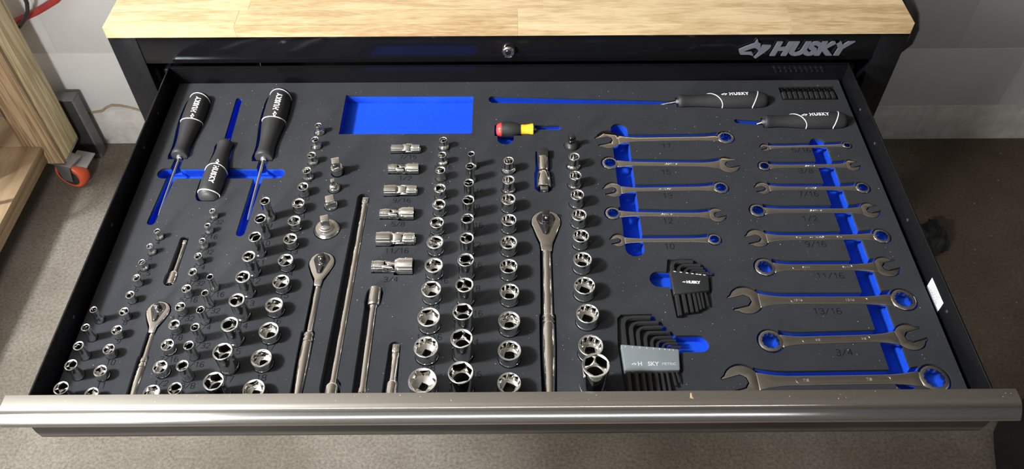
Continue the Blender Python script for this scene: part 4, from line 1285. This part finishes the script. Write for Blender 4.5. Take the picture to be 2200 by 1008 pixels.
# ================================================================== swivel sockets
for k, (size, x0, x1, y, d0, d1) in enumerate(SWIVEL):
    x0, x1, y = x0 / 1000, x1 / 1000, y / 1000
    L = x1 - x0
    sock_left = d0 >= d1
    rsk, rdr = (d0 / 2000, d1 / 2000) if sock_left else (d1 / 2000, d0 / 2000)
    za = 0.0032
    t = empty('swivel_socket', (x0 if sock_left else x1, y, za), 0 if sock_left else math.pi, 'chrome swivel socket lying on its side, %s of the six swivel sockets' % ['farthest and smallest', 'second from the back', 'third from the back', 'fourth from the back', 'fifth from the back', 'nearest and largest'][k], 'swivel socket', 'swivel sockets')
    big = rsk > rdr * 1.1
    ls = L * 0.38
    prof = [(0.003, 0.001), (0.003, rsk * 0.62), (0.0004, rsk * 0.86), (0.0, rsk * 0.93), (0.0006, rsk), (ls * 0.9, rsk), (ls, rsk * 0.95), (ls + 0.003, rsk * (0.78 if big else 0.9)), (ls + 0.0035, rsk * 0.3)]
    s1 = MB().lathe(prof, 30).build('socket_end', M_chrome, t, smooth=30)
    fr = rdr * 0.98
    q = MB()
    for s in (-1, 1):
        pts = [(ls + 0.001, -fr * 0.72), (L * 0.60, -fr * 0.72), (L * 0.66, -fr * 0.40), (L * 0.68, 0), (L * 0.66, fr * 0.40), (L * 0.60, fr * 0.72), (ls + 0.001, fr * 0.72)]
        z0, z1 = sorted((s * fr * 0.45, s * fr * 0.80))
        q.prism(pts, z0, z1, Matrix.Rotation(0.45, 4, 'X'))
    q.build('yoke', M_chrome, t, bevel=0.0006)
    q = MB()
    for s in (-1, 1):
        pts = [(L * 0.74, -fr * 0.60), (L * 0.55, -fr * 0.60), (L * 0.49, -fr * 0.35), (L * 0.47, 0), (L * 0.49, fr * 0.35), (L * 0.55, fr * 0.60), (L * 0.74, fr * 0.60)]
        z0, z1 = sorted((s * fr * 0.55, s * fr * 0.93))
        q.prism(pts, z0, z1, Matrix.Rotation(0.45 + math.pi / 2, 4, 'X'))
    q.build('yoke', M_chrome, t, bevel=0.0006)
    r_ = fr * 0.45
    MB().box(L * 0.575 - r_, L * 0.575 + r_, -r_, r_, -r_, r_, ).build('cross_block', M_dark_steel, t, bevel=0.0008)
    q = MB().lathe([(L * 0.70, rdr * 0.3), (L * 0.70, rdr * 0.90), (L * 0.74, rdr * 0.97), (L * 0.80, rdr * 0.97), (L * 0.805, rdr), (L * 0.93, rdr), (L * 0.935, rdr * 0.93), (L * 0.955, rdr * 0.93), (L * 0.96, rdr), (L - 0.0006, rdr), (L, rdr * 0.93), (L, rdr * 0.6), (L - 0.003, rdr * 0.55), (L - 0.003, 0.0005)], 30)
    q.build('drive_end', M_chrome, t, smooth=30)

# ================================================================== adapters standing in the foam
A = [mmv(p) for p in ADAPT]
def adapter(p, label):
    return empty('drive_adapter', (p[0], p[1], SBASE), 0.25, label, 'drive adapter', 'drive adapters')
b0 = -SBASE
t = adapter(A[0], 'tallest chrome drive adapter with a thick square tip on a round body')
MB().lathe([(0.0, 0.001), (0.0, 0.0088), (0.001, 0.0093), (b0 + 0.012, 0.0093), (b0 + 0.0135, 0.0080), (b0 + 0.014, 0.003)], 30, axis='z').build('body', M_chrome, t, smooth=35)
MB().box(-0.0060, 0.0060, -0.0060, 0.0060, b0 + 0.013, b0 + 0.0265).build('square_tip', M_chrome, t, bevel=0.0016, seg=2)
t = adapter(A[1], 'smallest chrome drive adapter, a thin tip on a dome')
MB().lathe([(0.0, 0.001), (0.0, 0.0086), (0.001, 0.0090), (b0 + 0.003, 0.0090), (b0 + 0.006, 0.0078), (b0 + 0.0088, 0.0052), (b0 + 0.010, 0.0034), (b0 + 0.0102, 0.001)], 30, axis='z').build('dome', M_chrome, t, smooth=50)
MB().box(-0.0031, 0.0031, -0.0031, 0.0031, b0 + 0.009, b0 + 0.0190).build('square_tip', M_chrome, t, bevel=0.0008, seg=2)
t = adapter(A[2], 'chrome drive adapter with a tapered square block on a ring base')
MB().lathe([(0.0, 0.001), (0.0, 0.0092), (0.001, 0.0096), (b0 + 0.0025, 0.0096), (b0 + 0.004, 0.0088), (b0 + 0.0042, 0.002)], 30, axis='z').build('ring_base', M_chrome, t, smooth=35)
q = MB()
rs = []
for z, hs in ((b0 + 0.004, 0.0076), (b0 + 0.011, 0.0074), (b0 + 0.0165, 0.0064), (b0 + 0.0180, 0.0050)):
    rs.append([(-hs, -hs, z), (hs, -hs, z), (hs, hs, z), (-hs, hs, z)])
q.rings(rs)
q.build('square_block', M_chrome, t, bevel=0.0010, seg=2)
t = adapter(A[3], 'chrome drive adapter on a wide flat round flange')
MB().lathe([(0.0, 0.001), (0.0, 0.0170), (0.001, 0.0176), (b0 + 0.0010, 0.0176), (b0 + 0.0025, 0.0166), (b0 + 0.0045, 0.0150), (b0 + 0.0050, 0.0120), (b0 + 0.0080, 0.0112), (b0 + 0.0086, 0.0098), (b0 + 0.0110, 0.0094), (b0 + 0.0116, 0.0080), (b0 + 0.0118, 0.002)], 40, axis='z').build('flange', M_satin, t, smooth=28)
MB().box(-0.0058, 0.0058, -0.0058, 0.0058, b0 + 0.011, b0 + 0.0245).build('square_tip', M_chrome, t, bevel=0.0014, seg=2)
t = adapter(A[4], 'dark drive adapter with a grooved tip behind the right twelve-point row')
MB().lathe([(0.0, 0.001), (0.0, 0.0106), (0.001, 0.0110), (b0 + 0.0030, 0.0110), (b0 + 0.0055, 0.0096), (b0 + 0.0085, 0.0072), (b0 + 0.0090, 0.002)], 30, axis='z').build('cone_base', M_blacksteel, t, smooth=35)
q = MB()
rs = []
for z, hs in ((b0 + 0.0085, 0.0045), (b0 + 0.0125, 0.0045), (b0 + 0.0130, 0.0036), (b0 + 0.0150, 0.0036), (b0 + 0.0155, 0.0045), (b0 + 0.0200, 0.0045), (b0 + 0.0210, 0.0036)):
    rs.append([(-hs, -hs, z), (hs, -hs, z), (hs, hs, z), (-hs, hs, z)])
q.rings(rs)
q.build('square_tip', M_dark_steel, t, bevel=0.0005, seg=1)

# ================================================================== hex keys in their holders
def bend_path(end, bend, bot, r, z):
    e, c, b = (Vector((p[0], p[1], z)) for p in (end, bend, bot))
    R = 0.0045 + r * 2.6
    d1, d2 = (e - c), (b - c)
    R = min(R, d1.length * 0.6, d2.length * 0.4)
    u, w = d1.normalized(), d2.normalized()
    pts = [e]
    for i in range(9):
        t_ = i / 8
        p0, p1, p2 = c + u * R, c, c + w * R
        pts.append(p0 * (1 - t_) ** 2 + p1 * 2 * t_ * (1 - t_) + p2 * t_ ** 2)
    pts.append(b)
    return pts


def hexset(ENDS, BENDS, BOTS, radii, quad, zt, mt, nm, glabel, klabel, tilt):
    n = len(ENDS)
    for i in range(n):
        e, c, b = mmv(ENDS[i]), mmv(BENDS[i]), mmv(BOTS[i])
        r = radii[i]
        pth = bend_path(e, c, b, r, 0.0)
        base = Vector((b[0], b[1], 0))
        q = MB().tube([p - base for p in pth], r, 6, rot=math.pi / 6)
        o = q.build('hex_key', M_blacksteel, None, smooth=25, loc=(b[0], b[1], -0.0005))
        tag(o, klabel % ORD[i], 'hex key', glabel)
    Q = [Vector((*mmv(p), 0)) for p in quad]
    cx = sum(Q, Vector()) / 4
    t = empty('hex_key_holder', (cx.x, cx.y, -0.0044), 0, nm, 'key holder')
    MB().prism([(p.x - cx.x, p.y - cx.y) for p in Q][::-1], 0, zt + 0.0045).build('holder_body', mt, t, bevel=0.0016, seg=3)
    return t, Q, cx


r2 = [v / 1000 for v in (3.5, 3.2, 2.9, 2.7, 2.4, 2.1, 1.8, 1.3, 1.1)]
t, Q, c = hexset(HK2END, HK2BEND, HK2BOT, r2, HK2, 0.0052, M_greyplastic, 'grey plastic holder clamping the larger hex key set', 'hex keys in the grey holder', 'black L-shaped hex key, %s from the left in the grey holder', 0)
a = math.atan2(Q[2].y - Q[3].y, Q[2].x - Q[3].x)
def on_holder(t, q, lx, ly, ang, z):
    M = Matrix.Translation((lx, ly, z)) @ Matrix.Rotation(ang, 4, 'Z')
    q.v = [M @ p for p in q.v]
    return q
q = MB()
vs, fs = text('H', 0.0078, 0.0, 0.0002); q.raw(vs, fs, Matrix.Translation((-0.0155, 0, 0)))
vs, fs = text('SKY', 0.0078, 0.0, 0.0002); q.raw(vs, fs, Matrix.Translation((0.0005, 0, 0)))
vs, fs = emblem(0.0036, -0.0225, 0); q.raw(vs, fs)
vs, fs = text('METRIC', 0.0050); q.raw(vs, fs, Matrix.Translation((0.0195, 0, 0)))
on_holder(t, q, 0.0010, -0.0080, -0.01, 0.0052 + 0.0045 + 0.0002).build('printed_logo', M_greyprint, t, smooth=0)
q = MB()
for k, lx in enumerate((-0.030, -0.0215, -0.0125, -0.0040, 0.0040, 0.0115, 0.0180, 0.0235, 0.0280)):
    q.raw([(lx - 0.0004, 0, 0), (lx + 0.0004, 0, 0), (lx + 0.0004, 0.0024, 0), (lx - 0.0004, 0.0024, 0)], [(0, 1, 2, 3)])
on_holder(t, q, 0, 0.0125, -0.09, 0.0052 + 0.0045 + 0.0002).build('size_ticks', M_greyprint, t, smooth=0)
r1 = [v / 1000 for v in (3.3, 2.9, 2.6, 2.2, 1.9, 1.6, 1.3)]
t, Q, c = hexset(HK1END, HK1BEND, HK1BOT, r1, HK1, 0.0048, M_hardblack, 'black plastic holder clamping the smaller hex key set', 'hex keys in the black holder', 'black L-shaped hex key, %s from the left in the black holder', 0)
q = MB()
vs, fs = text('HUSKY', 0.0056, 0.0, 0.0003); q.raw(vs, fs)
vs, fs = emblem(0.0026, -0.0118, 0); q.raw(vs, fs)
on_holder(t, q, 0.0035, -0.0005, -0.06, 0.0048 + 0.0045 + 0.0002).build('printed_logo', M_white, t, smooth=0)
q = MB()
for k, lx in enumerate((-0.0185, -0.0105, -0.0025, 0.0045, 0.0105, 0.0145, 0.0200)):
    q.raw([(lx - 0.0016, 0, 0), (lx + 0.0016, 0, 0), (lx + 0.0016, 0.0014, 0), (lx - 0.0016, 0.0014, 0)], [(0, 1, 2, 3)])
on_holder(t, q, 0, 0.0135, -0.16, 0.0048 + 0.0045 + 0.0002).build('size_ticks', M_greyprint, t, smooth=0)

# ================================================================== wooden cart at the left
cart = empty('wooden_cart', (-1.30, 0.40, FZ), 0, 'rolling cart of pine lumber with a plywood shelf and orange casters', 'cart')
def ct(m, name, mt, parent=None, **k):
    M = Matrix.Translation((1.30, -0.40, -FZ))
    m.v = [M @ Vector(p) for p in m.v]
    return m.build(name, mt, parent or cart, **k)
PX, PB = -1.213, -0.735
ct(MB().box(PX - 0.089, PX, 0.544, 0.638, PB, 0.25), 'post', M_pine, bevel=0.004, seg=2)
ct(MB().box(PX - 0.089, PX - 0.001, 0.532, 0.5435, PB, 0.25), 'darker_front_board', M_brownpine, bevel=0.001, seg=1)  # thin browner board that makes the post's front face darker
ct(MB().box(-2.0, -1.249, -0.40, 0.531, PB + 0.048, PB + 0.066), 'shelf', M_ply, bevel=0.001)
ct(MB().box(-2.0, -1.303, 0.532, 0.65, PB + 0.048, PB + 0.066), 'shelf_notch', M_ply, bevel=0.001)
ct(MB().box(-1.300, -1.255, -0.40, 0.531, PB + 0.010, PB + 0.047), 'shelf_rail', M_ply, bevel=0.002)
ct(MB().box(-2.0, -1.303, 0.56, 0.60, PB - 0.005, PB + 0.047), 'shelf_rail', M_pine, bevel=0.002)
ct(MB().box(-2.0, -1.14, 0.0, 0.018, 0.10, 0.80), 'added_light_block', M_ply, bevel=0.001)  # unseen panel added to keep the bulb's light off the back wall
ct(MB().box(-2.0, -1.96, -0.04, -0.001, PB + 0.067, 0.80), 'rear_post', M_pine, bevel=0.002)
for lx, ly in ((-1.30, -0.36), (-1.93, -0.36), (-1.93, 0.585)):
    ct(MB().box(lx - 0.045, lx + 0.045, ly - 0.040, ly + 0.040, PB - 0.006, PB + 0.009 if ly < 0 else PB + 0.047), 'foot_block', M_pine, bevel=0.002)
    ct(MB().lathe([(-0.017, 0.001), (-0.017, 0.041), (-0.012, 0.0452), (0.012, 0.0452), (0.017, 0.041), (0.017, 0.001)], 28, Matrix.Translation((lx, ly, FZ + 0.046))).box(lx - 0.024, lx - 0.020, ly - 0.02, ly + 0.02, FZ + 0.03, PB - 0.007).box(lx + 0.020, lx + 0.024, ly - 0.02, ly + 0.02, FZ + 0.03, PB - 0.007), 'caster', M_orange, smooth=40)
# caster
cs = MB().box(-1.300, -1.214, 0.546, 0.636, PB - 0.006, PB - 0.001)
cas = ct(cs, 'caster_plate', M_galv, bevel=0.001)
wc = Vector((-1.224, 0.556, FZ + 0.046))
ax = Vector((-0.30, -0.95, 0)).normalized()
WM = Matrix.Translation(wc) @ ax.to_track_quat('X', 'Z').to_matrix().to_4x4()
ct(MB().lathe([(-0.017, 0.034), (-0.017, 0.0410), (-0.012, 0.0452), (0.0, 0.046), (0.012, 0.0452), (0.017, 0.0410), (0.017, 0.034)], 40, WM), 'wheel_tread', M_orange, cas, smooth=45)
ct(MB().lathe([(-0.0165, 0.001), (-0.0165, 0.0335), (0.0165, 0.0335), (0.0185, 0.031), (0.0185, 0.012), (0.021, 0.010), (0.021, 0.001)], 32, WM), 'wheel_hub', M_darkmetal, cas, smooth=35)
q = MB()
for s in (-0.0235, 0.0235):
    q.prism([(-0.014, -0.012), (0.014, -0.012), (0.030, 0.050), (-0.020, 0.050)], s - 0.0015, s + 0.0015, WM @ Matrix.Rotation(math.pi / 2, 4, 'Y') @ Matrix.Rotation(math.pi / 2, 4, 'Z'))
q.box(-0.026, 0.026, -0.034, 0.034, 0.0485, 0.0535, WM)
ct(q, 'fork', M_galv, cas, bevel=0.001)
bp = MB().raw([(-1.216, 0.541, -0.752), (-1.163, 0.536, -0.759), (-1.157, 0.590, -0.757), (-1.206, 0.596, -0.750), (-1.216, 0.541, -0.748), (-1.163, 0.536, -0.755), (-1.157, 0.590, -0.753), (-1.206, 0.596, -0.746)],
   [(0, 3, 2, 1), (4, 5, 6, 7), (0, 1, 5, 4), (1, 2, 6, 5), (2, 3, 7, 6), (3, 0, 4, 7)])
ct(bp, 'brake_pedal', M_galv, cas, bevel=0.001)

# dark steel angle standing on the floor behind the cart's post
an = empty('steel_angle', (-1.27, 0.66, FZ), 0, 'short dark grey steel upright against the wall behind the cart post', 'steel upright')
M = Matrix.Translation((1.27, -0.66, -FZ))
q = MB().box(-1.330, -1.194, 0.655, 0.660, FZ, -0.620); q.v = [M @ p for p in q.v]
q.build('front_flange', M_darkmetal, an, bevel=0.001)
q = MB().box(-1.1938, -1.188, 0.655, 0.690, FZ, -0.620); q.v = [M @ p for p in q.v]
q.build('side_flange', M_greymetal, an, bevel=0.001)
q = MB().box(-1.330, -1.188, 0.655, 0.690, -0.6195, -0.615); q.v = [M @ p for p in q.v]
q.build('top_flange', M_greymetal, an, bevel=0.001)

# hoses: a red coil on the shelf, a red line against the wall, a black cable
q = MB()
def coil(cx, cy, cz, R, tiltx, turns, r, lift):
    pth = []
    n = int(turns * 36)
    Mx = Matrix.Translation((cx, cy, cz)) @ Matrix.Rotation(tiltx[0], 4, 'X') @ Matrix.Rotation(tiltx[1], 4, 'Y')
    for i in range(n + 1):
        a = 2 * math.pi * i / 36
        R2 = R + 0.004 * math.sin(a * 0.37)
        pth.append(Mx @ Vector((R2 * math.cos(a), R2 * math.sin(a), lift * i / 36)))
    return MB().tube(pth, r, 12)
tag(coil(-1.420, 0.47, -0.525, 0.125, (math.radians(72), math.radians(12)), 3.0, 0.0115, 0.024).build('hose_coil', M_redhose, None, smooth=60), 'red rubber hose coil propped up on the plywood shelf', 'hose')
tag(coil(-1.352, 0.33, -0.541, 0.118, (math.radians(88), math.radians(-4)), 1.02, 0.0055, 0.004).build('cable_loop', M_blackhose, None, smooth=60), 'black cable loop hanging beside the red hose coil', 'cable')
tag(MB().tube([(-1.05, 0.700, -0.255), (-1.10, 0.701, -0.298), (-1.132, 0.701, -0.324), (-1.19, 0.701, -0.356), (-1.255, 0.701, -0.385), (-1.34, 0.701, -0.42)], 0.0085, 12).build('red_pipe', M_redhose, None, smooth=60), 'red pipe slanting down across the wall at the top left', 'pipe')
tag(MB().tube([(-1.17, 0.65, -0.12), (-1.170, 0.65, -0.20), (-1.169, 0.65, -0.265), (-1.171, 0.65, -0.295), (-1.180, 0.65, -0.320), (-1.196, 0.65, -0.342), (-1.22, 0.65, -0.365), (-1.26, 0.65, -0.39)], 0.0048, 12).build('hanging_cable', M_blackhose, None, smooth=60), 'thin black cable curving down in front of the red pipe', 'cable')
# dried tan strand stuck along the block joint
pth = [(-1.235, 0.7125, -0.716), (-1.19, 0.7125, -0.712), (-1.16, 0.712, -0.706), (-1.145, 0.712, -0.694), (-1.125, 0.7115, -0.684), (-1.10, 0.7115, -0.686), (-1.075, 0.712, -0.694), (-1.045, 0.7125, -0.708), (-1.015, 0.7125, -0.712)]
tag(MB().tube(pth, [0.0022, 0.003, 0.0036, 0.0032, 0.0034, 0.003, 0.0026, 0.003, 0.0012], 8).build('dried_strand', M_cord, None, smooth=60), 'wavy tan strand stuck along the block wall joint', 'strand')

# ================================================================== right side of the frame
# small dark crumpled scrap on the floor
q = MB()
rr = random.Random(5)
cx0, cy0 = 1.128, 0.335
P = []
for i in range(9):
    for jx in range(7):
        u, v = i / 8 - 0.5, jx / 6 - 0.5
        P.append((cx0 + u * 0.060 + rr.uniform(-.008, .008), cy0 + v * 0.10 + rr.uniform(-.008, .008) + u * 0.03, FZ + 0.004 + 0.045 * max(0, 1 - 3.2 * (u * u + v * v)) * rr.uniform(0.4, 1.0)))
fs = [(i * 7 + jx, (i + 1) * 7 + jx, (i + 1) * 7 + jx + 1, i * 7 + jx + 1) for i in range(8) for jx in range(6)]
q.raw(P, fs)
sc_ = q.build('plastic_scrap', M_bag, None, smooth=0)
sm = sc_.modifiers.new('thickness', 'SOLIDIFY')
sm.thickness = 0.002
tag(sc_, 'small crumpled black scrap on the dark floor right of the drawer', 'scrap')
# black bag slumped on the floor at the lower right corner
rs = []
for k, (z, rx, ry, ox) in enumerate(((0.0, 0.17, 0.20, 0.0), (0.02, 0.19, 0.22, 0.0), (0.12, 0.185, 0.21, 0.004), (0.26, 0.165, 0.19, 0.012), (0.38, 0.135, 0.15, 0.022), (0.46, 0.09, 0.10, 0.03), (0.49, 0.04, 0.045, 0.034))):
    ring = []
    for i in range(32):
        a_ = 2 * math.pi * i / 32
        wob = 1 + 0.05 * math.sin(5 * a_ + k * 0.7) + 0.03 * math.sin(9 * a_ - k)
        ring.append((ox + rx * wob * math.cos(a_), ry * wob * math.sin(a_), z))
    rs.append(ring)
q = MB().rings(rs)
tag(q.build('black_bag', M_bag, None, smooth=50, loc=(1.222, -0.350, FZ)), 'black plastic bag slumped on the floor at the lower right corner', 'bag')

# ================================================================== dust and grit
dm = MB()
rd_ = random.Random(17)
areas = []
acc = 0.0
for t3 in TOPT:
    (ax_, ay_), (bx_, by_), (cx_, cy_) = t3[:3]
    acc += abs((bx_ - ax_) * (cy_ - ay_) - (cx_ - ax_) * (by_ - ay_)) / 2
    areas.append(acc)
import bisect
def speck(m, x, y, z, s):
    h = [(x + s * rd_.uniform(.5, 1), y, z), (x - s * rd_.uniform(.3, 1), y + s * rd_.uniform(.3, 1), z), (x - s * .5, y - s * rd_.uniform(.4, 1), z), (x, y, z + s * 0.6)]
    m.raw(h, [(0, 1, 3), (1, 2, 3), (2, 0, 3), (0, 2, 1)])
for k in range(1500):
    t3 = TOPT[bisect.bisect_left(areas, rd_.uniform(0, acc))]
    u, v = rd_.random(), rd_.random()
    if u + v > 1: u, v = 1 - u, 1 - v
    x = t3[0][0] + u * (t3[1][0] - t3[0][0]) + v * (t3[2][0] - t3[0][0])
    y = t3[0][1] + u * (t3[1][1] - t3[0][1]) + v * (t3[2][1] - t3[0][1])
    s = 0.00022 + 0.0005 * rd_.random() ** 4
    speck(dm, x, y, 0.0002, s)
for k in range(160):
    speck(dm, rd_.uniform(-0.565, 0.565), rd_.uniform(-0.593, -0.583), 0.0373, 0.00018 + 0.0004 * rd_.random() ** 4)
tag(dm.build('dust_specks', M_dust, None, smooth=0), 'pale dust specks scattered over the foam and the pull', 'dust', kind='stuff')
fl = MB().raw([(0.2010, -0.5905, 0.0374), (0.2052, -0.5912, 0.0374), (0.2040, -0.5835, 0.0374), (0.2022, -0.5840, 0.0374), (0.2030, -0.5880, 0.0382)], [(0, 1, 4), (1, 2, 4), (2, 3, 4), (3, 0, 4), (0, 3, 2, 1)])
tag(fl.build('dried_flake', M_cord, None, smooth=0), 'tiny tan flake stuck on top of the aluminium pull', 'flake')
gm = MB()
for k in range(420):
    x = rd_.uniform(-1.12, -0.75) if k < 300 else rd_.uniform(0.9, 1.5)
    y = rd_.uniform(-0.2, 0.70) if k < 300 else rd_.uniform(0.0, 0.7)
    speck(gm, x, y, FZ + 0.0002, 0.0008 + 0.0035 * rd_.random() ** 4)
tag(gm.build('floor_grit', M_cord, None, smooth=0), 'pale grit scattered on the concrete floor', 'grit', kind='stuff')
